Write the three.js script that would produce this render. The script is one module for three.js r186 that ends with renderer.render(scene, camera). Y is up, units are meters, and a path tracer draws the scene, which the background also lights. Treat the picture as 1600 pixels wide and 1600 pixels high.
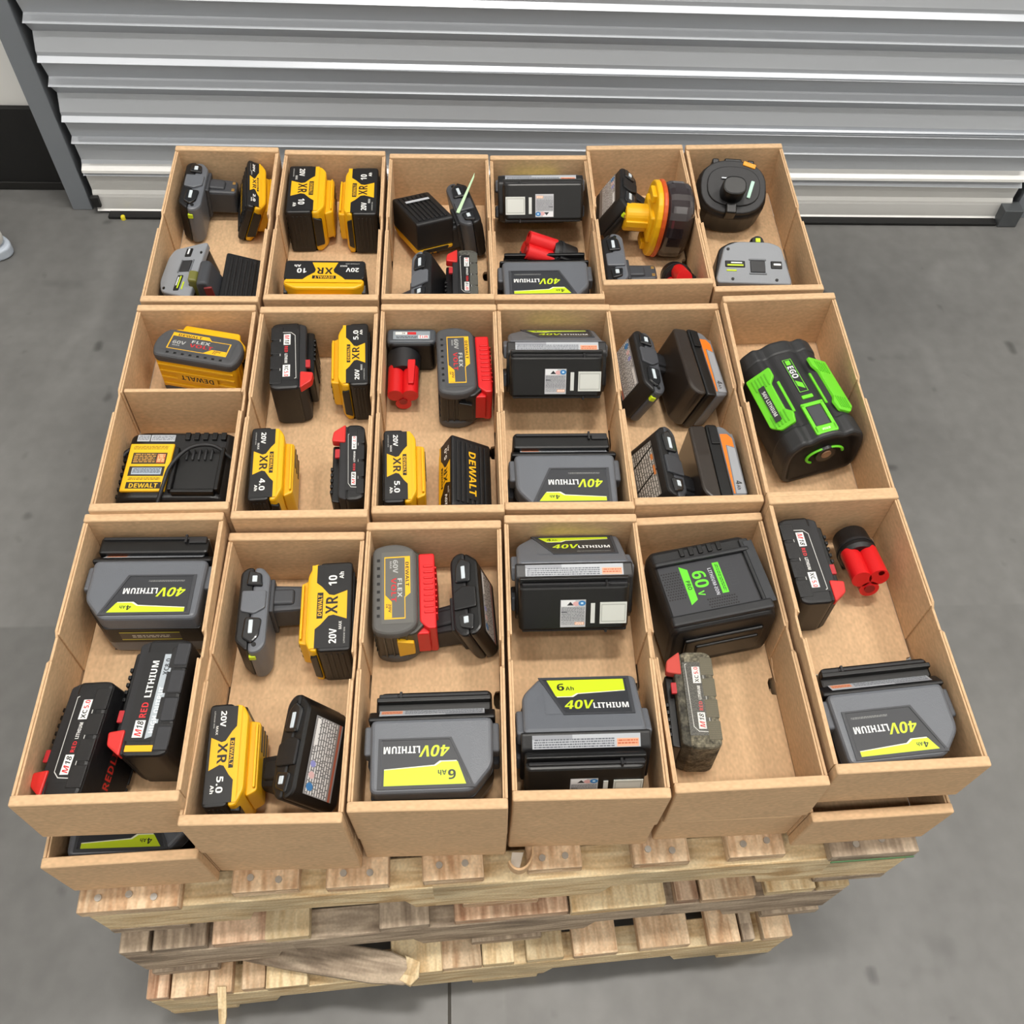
import * as THREE from 'three';
import { RoundedBoxGeometry } from 'three/addons/geometries/RoundedBoxGeometry.js';
import { mergeGeometries } from 'three/addons/utils/BufferGeometryUtils.js';
import { RectAreaLightUniformsLib } from 'three/addons/lights/RectAreaLightUniformsLib.js';
import { ImprovedNoise } from 'three/addons/math/ImprovedNoise.js';

// ---------------------------------------------------------------- camera, light, exposure
const scene = new THREE.Scene();
scene.background = new THREE.Color(0x000000);
const camera = new THREE.PerspectiveCamera(56.96, 1, 0.05, 40);
camera.position.set(-0.0413, 1.5998, 0.8495);
camera.rotation.set(-0.97166, -0.07972, 0.04788, 'YXZ');
const renderer = new THREE.WebGLRenderer({ antialias: true });
renderer.toneMapping = THREE.LinearToneMapping;
renderer.toneMappingExposure = 1.17;
renderer.shadowMap.enabled = true;
RectAreaLightUniformsLib.init();
// long strip fittings of the hall, hung under the ceiling: [x, z, strength]
const LAMP_Y = 7.4, LAMP_L = 1.2, LAMP_W = 0.45;
const LAMPS = [[-3.2, -0.25, 17.8], [0.1, -0.25, 97.8], [3.4, -0.25, 60.0], [-3.2, 3.0, 40.0], [0.1, 3.0, 26.7], [3.4, 3.0, 31.1], [-3.2, 6.2, 13.3], [0.1, 6.2, 13.3], [3.4, 6.2, 13.3]];

// ---------------------------------------------------------------- helpers
let seedv = 12345;
const rnd = () => { seedv = (seedv * 1664525 + 1013904223) >>> 0; return seedv / 4294967296; };
const rr = (a, b) => a + (b - a) * rnd();
const D = Math.PI / 180;
const used = {};
function numbered(n) { used[n] = (used[n] ?? -1) + 1; return used[n] ? n + '_' + String(used[n]).padStart(3, '0') : n; }
function tag(o, label, category, group, kind) {
  o.userData = {};
  if (label) o.userData.label = label;
  if (category) o.userData.category = category;
  if (group) o.userData.group = group;
  if (kind) o.userData.kind = kind;
  return o;
}
const matCache = {};
function mat(color, rough = 0.6, o = {}) {
  const k = color + '|' + rough + '|' + (o.key || JSON.stringify({ ...o, map: undefined, bumpMap: undefined, roughnessMap: undefined })) + (o.map ? o.map.uuid : '') + (o.bumpMap ? o.bumpMap.uuid : '');
  if (!matCache[k]) { const { key, ...p } = o; matCache[k] = new THREE.MeshPhysicalMaterial({ color, roughness: rough, ...p }); }
  return matCache[k];
}
function shadow(o) { o.castShadow = true; o.receiveShadow = true; return o; }
const clean = (g) => { g = g.index ? g.toNonIndexed() : g; for (const n of Object.keys(g.attributes)) if (!['position', 'normal', 'uv'].includes(n)) g.deleteAttribute(n); g.clearGroups(); return g; };
function P(parent, name, geos, m, label) {
  const g = Array.isArray(geos) ? (geos.length > 1 ? mergeGeometries(geos.map(clean)) : geos[0]) : geos;
  const o = shadow(new THREE.Mesh(g, m)); o.name = name; if (label) o.userData.label = label;
  parent.add(o); return o;
}
// box UV in metres, u along the longest axis
function muv(g, ox = 0, oy = 0) {
  g = clean(g); g.computeBoundingBox(); const s = g.boundingBox.getSize(new THREE.Vector3());
  const p = g.attributes.position, n = g.attributes.normal, uv = new Float32Array(p.count * 2);
  const ax = [s.x, s.y, s.z], long = ax.indexOf(Math.max(...ax));
  for (let i = 0; i < p.count; i++) {
    const nn = [Math.abs(n.getX(i)), Math.abs(n.getY(i)), Math.abs(n.getZ(i))], k = nn.indexOf(Math.max(...nn));
    const q = [p.getX(i), p.getY(i), p.getZ(i)];
    let r = [0, 1, 2].filter((a) => a !== k); if (r[1] === long) r.reverse();
    uv[2 * i] = q[r[0]] + ox; uv[2 * i + 1] = q[r[1]] + oy;
  }
  g.setAttribute('uv', new THREE.BufferAttribute(uv, 2)); return g;
}
const T = (g, x = 0, y = 0, z = 0) => { g.translate(x, y, z); return g; };
const B = (w, h, d, x = 0, y = 0, z = 0, r = 0.0015) => T(r ? new RoundedBoxGeometry(w, h, d, 1, Math.min(r, w / 2.01, h / 2.01, d / 2.01)) : new THREE.BoxGeometry(w, h, d), x, y, z);
const CY = (r1, r2, h, x = 0, y = 0, z = 0, n = 20) => T(new THREE.CylinderGeometry(r1, r2, h, n), x, y, z);
function SH(pts, r = 0) { // polygon with optionally rounded corners
  const s = new THREE.Shape(), n = pts.length;
  if (!r) { pts.forEach(([x, y], i) => (i ? s.lineTo(x, y) : s.moveTo(x, y))); s.closePath(); return s; }
  for (let i = 0; i < n; i++) {
    const a = pts[(i + n - 1) % n], b = pts[i], c = pts[(i + 1) % n], rb = b[2] ?? r;
    const la = Math.hypot(a[0] - b[0], a[1] - b[1]), lc = Math.hypot(c[0] - b[0], c[1] - b[1]), q = Math.min(rb, la / 2.05, lc / 2.05);
    const p1 = [b[0] + (a[0] - b[0]) / la * q, b[1] + (a[1] - b[1]) / la * q], p2 = [b[0] + (c[0] - b[0]) / lc * q, b[1] + (c[1] - b[1]) / lc * q];
    i ? s.lineTo(...p1) : s.moveTo(...p1); s.quadraticCurveTo(b[0], b[1], ...p2);
  }
  s.closePath(); return s;
}
// extrude an xy outline along z, centred on z, bevelled
function EX(pts, d, bev = 0.002, r = 0.003, seg = 2) {
  const s = pts instanceof THREE.Shape ? pts : SH(pts, r && Math.max(r, bev * 1.7));
  const g = new THREE.ExtrudeGeometry(s, { depth: Math.max(d - 2 * bev, 1e-4), bevelEnabled: bev > 0, bevelSize: bev, bevelThickness: bev, bevelOffset: -bev, bevelSegments: seg, curveSegments: 5 });
  return T(g, 0, 0, -Math.max(d - 2 * bev, 1e-4) / 2);
}
const RX = (g, a) => { g.rotateX(a); return g; }, RY = (g, a) => { g.rotateY(a); return g; }, RZ = (g, a) => { g.rotateZ(a); return g; };
function canvas(w, h, fn) { const c = document.createElement('canvas'); c.width = w; c.height = h; const x = c.getContext('2d'); fn(x, w, h); return c; }
function texOf(c, srgb = true) {
  const t = new THREE.CanvasTexture(c); if (srgb) t.colorSpace = THREE.SRGBColorSpace; t.magFilter = THREE.LinearFilter; t.anisotropy = 8; return t;
}
const prints = {};
function print(key, w, h, fn, rough = 0.45, o = {}) { return (prints[key] ??= new THREE.MeshPhysicalMaterial({ map: texOf(canvas(w, h, fn)), roughness: rough, ...o })); }
// flat print: w x h metres, lying in its local xy, normal +z
function DC(parent, name, w, h, m, pos, rot = [0, 0, 0]) {
  const g = new THREE.PlaneGeometry(w, h); g.rotateX(rot[0]); g.rotateZ(rot[2]); g.rotateY(rot[1]); g.translate(...pos);
  return P(parent, name, g, m);
}
function txt(x, s, px, py, size, color, { bold = true, it = 0, align = 'left', sx = 1, font = 'sans-serif' } = {}) {
  x.save(); x.translate(px, py); x.transform(sx, 0, -it, 1, 0, 0); x.font = (bold ? 'bold ' : '') + size + 'px ' + font; x.fillStyle = color; x.textAlign = align; x.textBaseline = 'middle'; x.fillText(s, 0, 0); x.restore();
}
const poly = (x, c, pts) => { x.fillStyle = c; x.beginPath(); pts.forEach(([a, b], i) => (i ? x.lineTo(a, b) : x.moveTo(a, b))); x.closePath(); x.fill(); };
const rect = (x, c, a, b, w, h) => { x.fillStyle = c; x.fillRect(a, b, w, h); };
function fine(x, c, a, b, w, h, row, sd = 7) { // rows of unreadably small print
  let s = sd; const q = () => ((s = (s * 16807) % 2147483647) / 2147483647);
  x.fillStyle = c;
  for (let yy = b; yy < b + h - row * 0.5; yy += row) { let xx = a; while (xx < a + w - 2) { const l = Math.min(2 + q() * row * 2.2, a + w - xx); x.fillRect(xx, yy, l, row * 0.55); xx += l + row * 0.35; } }
}
// pose: yaw about the vertical, then roll z and pitch x (degrees) of the pack lying with its +z face up
const box3 = new THREE.Box3();
function pose(o, x, floor, z, yaw, { tz = 0, tx = 0, lie = true, origin = false } = {}) {
  const q = new THREE.Quaternion().setFromEuler(new THREE.Euler(tx * D, 0, tz * D, 'ZXY'));
  const y = new THREE.Quaternion().setFromAxisAngle(new THREE.Vector3(0, 1, 0), yaw * D);
  const l = new THREE.Quaternion(); if (lie) l.setFromAxisAngle(new THREE.Vector3(1, 0, 0), -Math.PI / 2);
  o.quaternion.copy(q).multiply(y).multiply(l);
  o.position.set(0, 0, 0); o.updateMatrixWorld(true); box3.setFromObject(o, true);
  o.position.set(origin ? x : x - (box3.min.x + box3.max.x) / 2, floor - box3.min.y, origin ? z : z - (box3.min.z + box3.max.z) / 2);
  o.updateMatrixWorld(true); return o;
}
const protos = {};
function make(kind, key, builder) { // first call builds, later calls clone
  let o;
  if (protos[key]) o = protos[key].clone(); else { o = new THREE.Group(); builder(o); protos[key] = o; }
  o.name = numbered(kind); scene.add(o); return o;
}
const N = new ImprovedNoise();
const fbm = (x, y, z, o = 4) => { let s = 0, a = 0.5; for (let i = 0; i < o; i++) { s += a * N.noise(x, y, z); x *= 2.03; y *= 2.03; a *= 0.5; } return s; };
function noiseTex(w, h, fn, rep = 1, srgb = true) { // fn(u, v) -> [r, g, b] 0..255
  const d = new Uint8Array(w * h * 4);
  for (let j = 0; j < h; j++) for (let i = 0; i < w; i++) { const c = fn(i / w, j / h), k = (j * w + i) * 4; d[k] = c[0]; d[k + 1] = c[1]; d[k + 2] = c[2]; d[k + 3] = 255; }
  const t = new THREE.DataTexture(d, w, h); t.wrapS = t.wrapT = THREE.RepeatWrapping; t.magFilter = THREE.LinearFilter; t.minFilter = THREE.LinearMipmapLinearFilter; t.generateMipmaps = true;
  if (srgb) t.colorSpace = THREE.SRGBColorSpace; t.repeat.set(rep, rep); t.needsUpdate = true; return t;
}
const cl = (v) => Math.max(0, Math.min(255, v));

// ---------------------------------------------------------------- surface materials
const floorTex = noiseTex(1536, 1536, (u, v) => {
  const x = u * 8, y = v * 8;
  let m = 151 + 26 * fbm(x * 0.6, y * 0.6, 1.5, 5) + 20 * fbm(x * 3, y * 3, 4.2, 4) + 15 * (fbm(x * 28, y * 28, 8.1, 3));
  const sp = N.noise(x * 22, y * 22, 3.3); if (sp > 0.62) m -= 45 * (sp - 0.62) / 0.2;
  const dk = N.noise(x * 9, y * 9, 12.3) + .5 * N.noise(x * 31, y * 31, 2.3); if (dk > 0.62) m -= 42 * (dk - 0.62); const st = fbm(x * 1.2 + 3 * fbm(x, y, 9, 2), y * 6, 7.7, 3); if (st > 0.22) m += 60 * (st - 0.22);
  return [cl(m), cl(m), cl(m - 1)];
}, 1 / 8);
const floorMat = mat(0xb9b9b8, 0.42, { map: floorTex, bumpMap: floorTex, bumpScale: 0.0008 });
const kraft = noiseTex(512, 512, (u, v) => {
  const k = 1 + 0.035 * Math.sin(v * 512 * Math.PI / 4) * 0 + 0.05 * fbm(u * 6, v * 6, 2.2, 4) + 0.07 * (N.noise(u * 90, v * 160, 5.5)) + 0.008 * Math.sin(v * Math.PI * 2 * 60);
  return [cl(236 * k), cl(236 * k), cl(236 * k)];
}, 2.2);
const cardMat = mat(0xe1bc92, 0.85, { map: kraft, bumpMap: kraft, bumpScale: 0.0004, key: 'card' });
const cardEdge = mat(0xa37b52, 0.95, { key: 'cardedge' });
function woodTex(sd, base, dark, knots) {
  return noiseTex(512, 256, (u, v) => {
    const x = u * 3, y = v * 2;
    let g = fbm(x * 1.5 + sd, y * 14 + 2 * fbm(x, y * 2, sd, 2), sd, 4) * 0.9 + 0.35 * N.noise(x * 4, y * 60, sd + 3);
    let t = Math.max(0, Math.min(1, 0.32 + g * 1.5)); const cr = N.noise(x * 1.1 + sd * 3, y * 46, sd + 21); if (cr > 0.52) t = Math.min(1.25, t + (cr - 0.52) * 3.2);
    if (knots) for (let i = 0; i < 3; i++) { const kx = ((i * 0.37 + sd * 0.13) % 1), ky = ((i * 0.61 + sd * 0.29) % 1), d = Math.hypot((u - kx) * 6, (v - ky) * 4); if (d < 0.3) t = Math.min(1, t + (0.3 - d) * 3); }
    const st = fbm(x * 0.9 + 5, y * 1.3, sd + 11, 3); const sh = (1 - 0.55 * Math.max(0, st)) * (1 + 0.10 * N.noise(u * 160, v * 220, sd));
    return [0, 1, 2].map((c) => cl((base[c] * (1 - t) + dark[c] * t) * sh));
  }, 2);
}
const W1 = woodTex(1.3, [232, 206, 172], [180, 140, 104], true), W2 = woodTex(4.1, [236, 216, 176], [192, 158, 112], true), W3 = woodTex(7.7, [190, 172, 150], [120, 104, 88], true), W4 = woodTex(9.9, [228, 198, 168], [150, 108, 80], true);
const woodMats = [W1, W2, W3, W4].map((t, i) => mat(0xffffff, 0.8, { map: t, bumpMap: t, bumpScale: 0.0012, key: 'wood' + i }));
const plastic = noiseTex(256, 256, (u, v) => { const n = 128 + 60 * N.noise(u * 60, v * 60, 1.1) + 50 * N.noise(u * 120, v * 120, 6.1); return [n, n, n]; }, 12, false);
const black = mat(0x131315, 0.42, { bumpMap: plastic, bumpScale: 0.00015, key: 'blk' }), black2 = mat(0x0b0b0c, 0.35, { key: 'blk2' }), soot = mat(0x1c1c1f, 0.55, { key: 'soot' });
const yellow = mat(0xebb310, 0.42, { key: 'yel' }), yellow2 = mat(0xe3a90c, 0.45, { key: 'yel2' });
const grey = mat(0x63676e, 0.36, { bumpMap: plastic, bumpScale: 0.0002, key: 'gry' }), grey2 = mat(0x3b3d42, 0.5, { key: 'gry2' }), pale = mat(0x9a9ea4, 0.45, { key: 'pale' });
const red = mat(0xd5181c, 0.42, { key: 'red' }), lime = mat(0xc8e020, 0.45, { key: 'lime' }), metal = mat(0xb8bcc0, 0.35, { metalness: 0.9, key: 'met' }), brass = mat(0xc8a060, 0.35, { metalness: 0.8, key: 'brs' });
const green = mat(0x6cd227, 0.45, { key: 'grn' }), orange = mat(0xf07a1a, 0.5, { key: 'org' });

// ---------------------------------------------------------------- the setting
const S = (o, label) => { o.userData.kind = 'structure'; if (label) o.userData.label = label; scene.add(o); return o; };
{
  const fl = new THREE.Group(); fl.name = 'floor'; S(fl, 'grey sealed concrete floor with scuffs');
  // slabs meet in a saw-cut joint that shows in front of the pallets
  const slab = (x0, x1) => { const g = T(new THREE.BoxGeometry(x1 - x0, 0.2, 12.5), (x0 + x1) / 2, -0.1, 3.65); return muv(g); };
  P(fl, 'concrete_slab', slab(-6, -0.0875), floorMat); P(fl, 'concrete_slab', slab(-0.0825, 6), floorMat);
  P(fl, 'joint_filler', T(new THREE.BoxGeometry(0.006, 0.19, 12.5), -0.085, -0.099, 3.65), mat(0x55524d, 0.9));
  const wm = mat(0xf6f6f4, 0.7, { key: 'wallpaint' });
  const wall = (name, w, h, d, x, y, z) => { const o = shadow(new THREE.Mesh(T(new THREE.BoxGeometry(w, h, d)), wm)); o.position.set(x, y, z); o.name = name; S(o); return o; };
  wall('wall_left', 0.2, 8.2, 12.7, -6.1, 4.1, 3.65); wall('wall_right', 0.2, 8.2, 12.7, 6.1, 4.1, 3.65); wall('wall_front', 12.4, 8.2, 0.2, 0, 4.1, 9.95);
  const c = wall('ceiling', 12.4, 0.2, 12.7, 0, 8.3, 3.65); c.material = mat(0xb9bbbd, 0.8, { key: 'ceil' });
}
// door wall frame: origin at the inner foot of the left post, x along the door
const doorFrame = { x: -0.997, z: -1.205, a: -0.0188 };
const dplace = (o) => { o.position.set(doorFrame.x, 0, doorFrame.z); o.rotation.y = doorFrame.a; return o; };
{
  const wb = dplace(new THREE.Group()); wb.name = 'wall_back'; S(wb, 'white wall beside the grey roller door');
  const wm = matCache[Object.keys(matCache).find((k) => k.includes('wallpaint'))];
  P(wb, 'wall_panel', T(new THREE.BoxGeometry(5.2, 8.2, 0.14), -2.62, 4.1, -0.17), wm);
  P(wb, 'wall_panel', T(new THREE.BoxGeometry(4.75, 8.2, 0.14), 4.86, 4.1, -0.17), wm);
  P(wb, 'wall_panel', T(new THREE.BoxGeometry(2.55, 5.9, 0.14), 1.2, 5.25, -0.17), wm);
  const bb = dplace(new THREE.Group()); bb.name = 'baseboard_back'; S(bb, 'black base band along the white wall');
  P(bb, 'base_band', B(5.14, 0.228, 0.016, -2.62, 0.116, -0.09), mat(0x131313, 0.7)); P(bb, 'base_lip', B(5.14, 0.022, 0.02, -2.62, 0.012, -0.088), mat(0x1d1c1b, 0.6));
  const tr = dplace(new THREE.Group()); tr.name = 'trim_1'; S(tr, 'grey steel guide post at the left of the roller door');
  const post = mat(0x8b9198, 0.5, { metalness: 0.25, key: 'post' });
  P(tr, 'post', B(0.05, 2.32, 0.12, -0.025, 1.16, -0.06, 0.002), post);
  P(tr, 'guide_seal', B(0.02, 2.3, 0.05, 0.01, 1.15, -0.085, 0), mat(0x121212, 0.8));
  const tr2 = dplace(new THREE.Group()); tr2.name = 'trim_2'; S(tr2, 'grey steel guide post at the right of the roller door');
  P(tr2, 'post', B(0.05, 2.32, 0.12, 2.435, 1.16, -0.06, 0.002), post); P(tr2, 'guide_seal', B(0.02, 2.3, 0.05, 2.4, 1.15, -0.085, 0), mat(0x121212, 0.8));
  P(tr2, 'floor_bracket', [B(0.05, 0.05, 0.04, 2.385, 0.026, 0.02)], mat(0x5d6164, 0.5, { metalness: 0.4 }));
}
{
  const door = dplace(new THREE.Group()); door.name = 'door_1'; S(door, 'grey ribbed steel roller door, closed');
  const slatM = mat(0xc2c7ce, 0.34, { metalness: 0.25, key: 'slat' }), barM = mat(0xe8e8e6, 0.34, { metalness: 0.25, key: 'bar' });
  const prof = [[0, .026], [-.003, .015], [-.047, .000], [-.050, .004], [-.059, .023], [-.062, .014], [-.093, -.010], [-.128, .013], [-.137, .013], [-.146, .026]];
  const len = 2.37, x0 = 0.018;
  const strip = (pts) => { // pts [y, out] -> sheet 2 mm thick along x
    const o = [...pts.map(([y, z]) => [z, y]), ...pts.slice().reverse().map(([y, z]) => [z - 0.0025, y])];
    const g = EX(SH(o), len, 0, 0); return RY(g, Math.PI / 2); // outline x -> -z after turning, fixed below
  };
  const fix = (g) => { g.scale(1, 1, -1); const p = g.attributes.position, n = g.attributes.normal; // mirror back, flip winding
    for (const a of [p, n, g.attributes.uv]) for (let i = 0; i < a.count; i += 3) { for (let k = 0; k < a.itemSize; k++) { const t = a.array[(i + 1) * a.itemSize + k]; a.array[(i + 1) * a.itemSize + k] = a.array[(i + 2) * a.itemSize + k]; a.array[(i + 2) * a.itemSize + k] = t; } }
    return g; };
  const g = fix(clean(strip(prof))); g.computeVertexNormals(); T(g, len / 2 + x0, 0, -0.012);
  for (let i = 0; i < 14; i++) { const y = 0.2592 + 0.146 * i; const o = P(door, 'slat', g, slatM); o.position.set(0, y, 0); const k = Math.min(y, 0.8); o.rotation.z = -0.0095 * Math.min(1, Math.max(0, (k - 0.05) / 0.45)); o.position.y += 0.0; }
  const g2 = fix(clean(strip([[0, .024], [-.008, .012], [-.055, .004], [-.064, .017], [-.072, .008], [-.118, .004]]))); g2.computeVertexNormals();
  const lo = P(door, 'slat', T(g2, len / 2 + x0, 0, -0.012), slatM); lo.position.y = 0.2592; lo.rotation.z = -0.003;
  const g3 = fix(clean(strip([[.139, .004], [.128, .026], [.122, .028], [.116, .014], [.062, .012], [.054, .018], [.046, .020], [.012, .022], [.008, .026], [.004, .012]]))); g3.computeVertexNormals();
  P(door, 'bottom_bar', T(g3, len / 2 + x0, 0, -0.012), barM);
  P(door, 'rubber_seal', B(len - 0.06, 0.008, 0.05, len / 2 + x0, 0.0045, 0.012, 0.002), mat(0x0e0e0e, 0.8));
  P(door, 'end_bracket', B(0.02, 0.03, 0.012, 0.022, 0.036, 0.012), mat(0x1a1a1a, 0.6));
}
// lamps
LAMPS.forEach(([x, z, k], i) => {
  const g = new THREE.Group(); g.name = numbered('ceiling_light'); g.position.set(x, LAMP_Y, z);
  tag(g, `${['left', 'middle', 'right'][i % 3]} white strip light ${['nearest the roller door', 'over the hall centre', 'farthest from the roller door'][i / 3 | 0]}`, 'lamp', 'strip lights of the hall');
  P(g, 'housing', B(LAMP_L + 0.06, 0.06, LAMP_W + 0.06, 0, 0.04, 0, 0.005), mat(0xdedede, 0.5));
  P(g, 'diffuser', B(LAMP_L, 0.012, LAMP_W, 0, 0.004, 0, 0.003), new THREE.MeshStandardMaterial({ color: 0xffffff, emissive: 0xfff6ea, emissiveIntensity: 3 }));
  for (const s of [-1, 1]) P(g, 'hanger', CY(0.006, 0.006, 0.74, s * 0.45, 0.43, 0, 8), mat(0x888888, 0.4, { metalness: 0.8 }));
  const l = new THREE.RectAreaLight(0xfffaf3, k, LAMP_L, LAMP_W); l.position.y = -0.02; l.rotation.x = -Math.PI / 2; g.add(l); l.castShadow = true;
  scene.add(g);
});
// ---------------------------------------------------------------- pallets
function pallet({ top, x0, x1, zl, zr, boards, tones, notch, nails, lbl, depth = 1.18, front = 1, thick = 0.02, bottoms }) {
  const g = new THREE.Group(); g.name = numbered('wooden_pallet'); tag(g, lbl, 'pallet', 'stacked wooden pallets');
  const yaw = Math.atan2(zl - zr, x1 - x0), cx = (x0 + x1) / 2, cz = (zl + zr) / 2; g.position.set(cx, top - 0.14, cz); g.rotation.y = yaw; scene.add(g);
  const Wd = x1 - x0;
  boards.forEach(([a, b, dz = 0, tone = 0, dy = 0], i) => {
    const w = b - a, geo = muv(B(w, thick, depth, 0, 0, 0, 0.002), rr(0, 3), rr(0, 3));
    const bd = P(g, 'deck_board', geo, woodMats[tone]); bd.position.set((a + b) / 2 - cx, 0.14 - thick / 2 + dy, -depth / 2 - 0.002 + dz); bd.rotation.y = rr(-0.004, 0.004);
    if (nails) for (const k of nails[i] || [-.22, .2]) { const n = P(bd, 'nail', CY(0.0042, 0.0042, 0.003, 0, 0, 0, 8), mat(0xb4b0aa, 0.45, { metalness: 0.6 })); n.position.set(k * w, thick / 2 + 0.0005, depth / 2 - 0.012 - rnd() * 0.006); }
  });
  const H = 0.14 - 2 * thick;
  for (const [z, tn] of [[-0.02, front], [-depth / 2, 1], [-depth + 0.02, 0]]) {
    const y0 = thick, y1 = thick + H, h = Wd / 2;
    const pts = [[-h, y0], ...notch.flatMap(([n0, n1]) => [[n0, y0], [n0 + 0.012, y0 + 0.038], [n1 - 0.012, y0 + 0.038], [n1, y0]]), [h, y0], [h, y1 - 0.0006], [-h, y1 - 0.0006]];
    const st = P(g, 'stringer', muv(EX(SH(pts), 0.038, 0.0015, 0, 1), rr(0, 2), rr(0, 2)), woodMats[tn]); st.position.z = z;
  }
  bottoms.forEach(([a, b, dz, tone]) => { const o = P(g, 'bottom_board', muv(B(b - a, thick, depth, 0, 0, 0, 0.002), rr(0, 3), rr(0, 3)), woodMats[tone]); o.position.set((a + b) / 2 - cx, thick / 2, -depth / 2 + dz); });
  return g;
}
pallet({ top: .42, x0: -.507, x1: .506, zl: .595, zr: .560, front: 1, lbl: 'topmost of the three stacked wooden pallets, right under the cardboard trays',
  boards: [[-.507, -.39, .006, 0], [-.331, -.252, -.004, 0], [-.218, -.143, -.002, 0], [-.105, -.031, -.002, 0], [.021, .088, -.006, 0], [.152, .222, -.004, 0], [.269, .340, -.004, 0], [.395, .506, .004, 2]],
  nails: [[-.3, .0, .25], , , , , , , [-.2, .1]], notch: [[-.33, -.12], [.12, .33]], bottoms: [[-.507, -.41, 0, 2], [-.06, .04, 0, 0], [.41, .506, 0, 2]] });
pallet({ top: .279, x0: -.497, x1: .461, zl: .621, zr: .570, front: 2, lbl: 'weathered middle one of the three stacked wooden pallets',
  boards: [[-.497, -.461, 0, 2], [-.457, -.390, 0, 2], [-.384, -.315, 0, 3], [-.317, -.259, .0, 1], [-.17, -.104, 0, 2], [-.069, .082, 0, 3], [.082, .21, .002, 1], [.225, .256, 0, 3], [.259, .334, .002, 0], [.348, .416, 0, 1], [.418, .461, 0, 1]],
  notch: [[-.3, -.1], [.13, .33]], bottoms: [[-.49, -.40, 0.004, 2], [-.05, .05, 0.004, 2], [.37, .455, 0.004, 2]] });
pallet({ top: .1385, x0: -.497, x1: .416, zl: .656, zr: .604, front: 1, lbl: 'lowest of the three stacked wooden pallets, standing on the concrete floor',
  boards: [[-.497, -.468, 0, 3], [-.465, -.415, .002, 0], [-.413, -.381, .001, 0], [-.37, -.338, 0, 0], [-.336, -.278, .002, 1], [-.164, -.092, .002, 1], [-.092, -.036, 0, 0], [-.032, .013, 0, 1], [.026, .08, 0, 1], [.094, .158, .001, 0], [.19, .265, 0, 0], [.294, .34, .003, 0], [.342, .36, .002, 2], [.373, .416, .003, 0]],
  notch: [[-.3, -.1], [.1, .3]], bottoms: [[-.497, -.4, 0, 1], [-.05, .05, 0, 1], [.33, .416, 0, 1]] });
{ const o = shadow(new THREE.Mesh(B(.106, .004, .0012, 0, 0, 0, 0), mat(0x5f8a5e, .8))); o.name = 'green_paint_edge'; const pl = scene.children.find((c) => c.name === 'wooden_pallet'); o.position.set(.4505, .1225, .0035); pl.add(o); }
{ // broken bark-grey plank sticking out in front
  const g = new THREE.Group(); g.name = 'broken_plank'; tag(g, 'grey splintered plank poking out between the two lower pallets', 'plank'); scene.add(g);
  const pts = [[-.135, .021], [-.06, .022], [.06, .018], [.105, .012], [.125, .0], [.118, -.016], [.08, -.026], [-.05, -.022], [-.135, -.019]];
  P(g, 'board', muv(RX(EX(SH(pts), 0.016, 0.002, 0, 1), Math.PI / 2), .3, .4), woodMats[2]);
  P(g, 'broken_end', muv(RX(EX(SH([[.098, .008], [.115, .012], [.124, .0], [.122, -.02], [.1, -.024], [.106, -.008]]), 0.0175, 0.001, 0, 1), Math.PI / 2)), woodMats[1], 'pale torn end');
  g.position.set(-.245, .1495, .616); g.rotation.set(0, -0.21, -0.03);
  const s = new THREE.Group(); s.name = 'wood_splinter'; tag(s, 'thin pale splinter of wood hanging at the lowest pallet front', 'splinter'); scene.add(s);
  P(s, 'sliver', muv(RX(EX(SH([[-.006, .03], [.006, .03], [.007, -.01], [.004, -.03], [-.002, -.036], [-.004, -.01]]), 0.004, .0005, 0, 1), -Math.PI / 2 + .5)), woodMats[1]); s.position.set(-.395, .128, .668);
  const c = new THREE.Group(); c.name = 'cardboard_curl'; tag(c, 'loose curl of torn cardboard below the front trays on the pallet edge', 'scrap'); scene.add(c);
  const a = []; for (let i = 0; i <= 14; i++) { const t = -0.9 + i / 14 * 2.9; a.push([Math.sin(t) * .016, -Math.cos(t) * .022]); }
  const o = [...a, ...a.slice().reverse().map(([x, y]) => [x * .86, y * .86])];
  P(c, 'strip', RX(EX(SH(o), 0.02, 0.0004, 0, 1), -Math.PI / 2), cardMat); P(c, 'torn_tab', RX(EX(SH([[-.01, 0], [.004, .002], [.002, -.02], [-.009, -.018]]), .003, .0005, 0, 1), -Math.PI / 2), mat(0xd9d2c6, .8)); c.position.set(.012, .430, .551); c.rotation.y = -.2;
}
// ---------------------------------------------------------------- cardboard trays
const BW = 0.168, BL = 0.3622, BH = 0.1;
// x, rim height, z, yaw, pitch, roll of each tray of the upper layer, back row first, left to right
const TRAYS = [
  [-.4324, .6341, -.3708, .012, .013, -.042], [-.2571, .6239, -.3779, .006, -.006, -.020], [-.0834, .6174, -.3795, 0, -.022, -.011], [.0876, .6048, -.3924, -.009, -.016, .007], [.2559, .6155, -.4081, -.014, -.034, .023], [.4281, .6149, -.4049, -.017, .011, .044],
  [-.4283, .6332, -.0002, .017, -.009, -.027], [-.2528, .6334, .0083, .002, .021, -.011], [-.0821, .6236, -.0042, 0, .06, -.014], [.0866, .6147, -.0118, -.003, .041, -.013], [.2542, .6141, -.0125, .006, .006, .007], [.4266, .6296, -.0130, .003, .045, .040],
  [-.4285, .6340, .3634, .009, -.036, -.018], [-.2587, .6114, .3811, -.016, -.019, .005], [-.0868, .6149, .3710, -.013, -.002, .015], [.0841, .6145, .3644, -.010, .001, 0], [.2575, .6015, .3596, .012, -.038, .030], [.4295, .6248, .3466, .015, .004, .045]];
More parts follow.
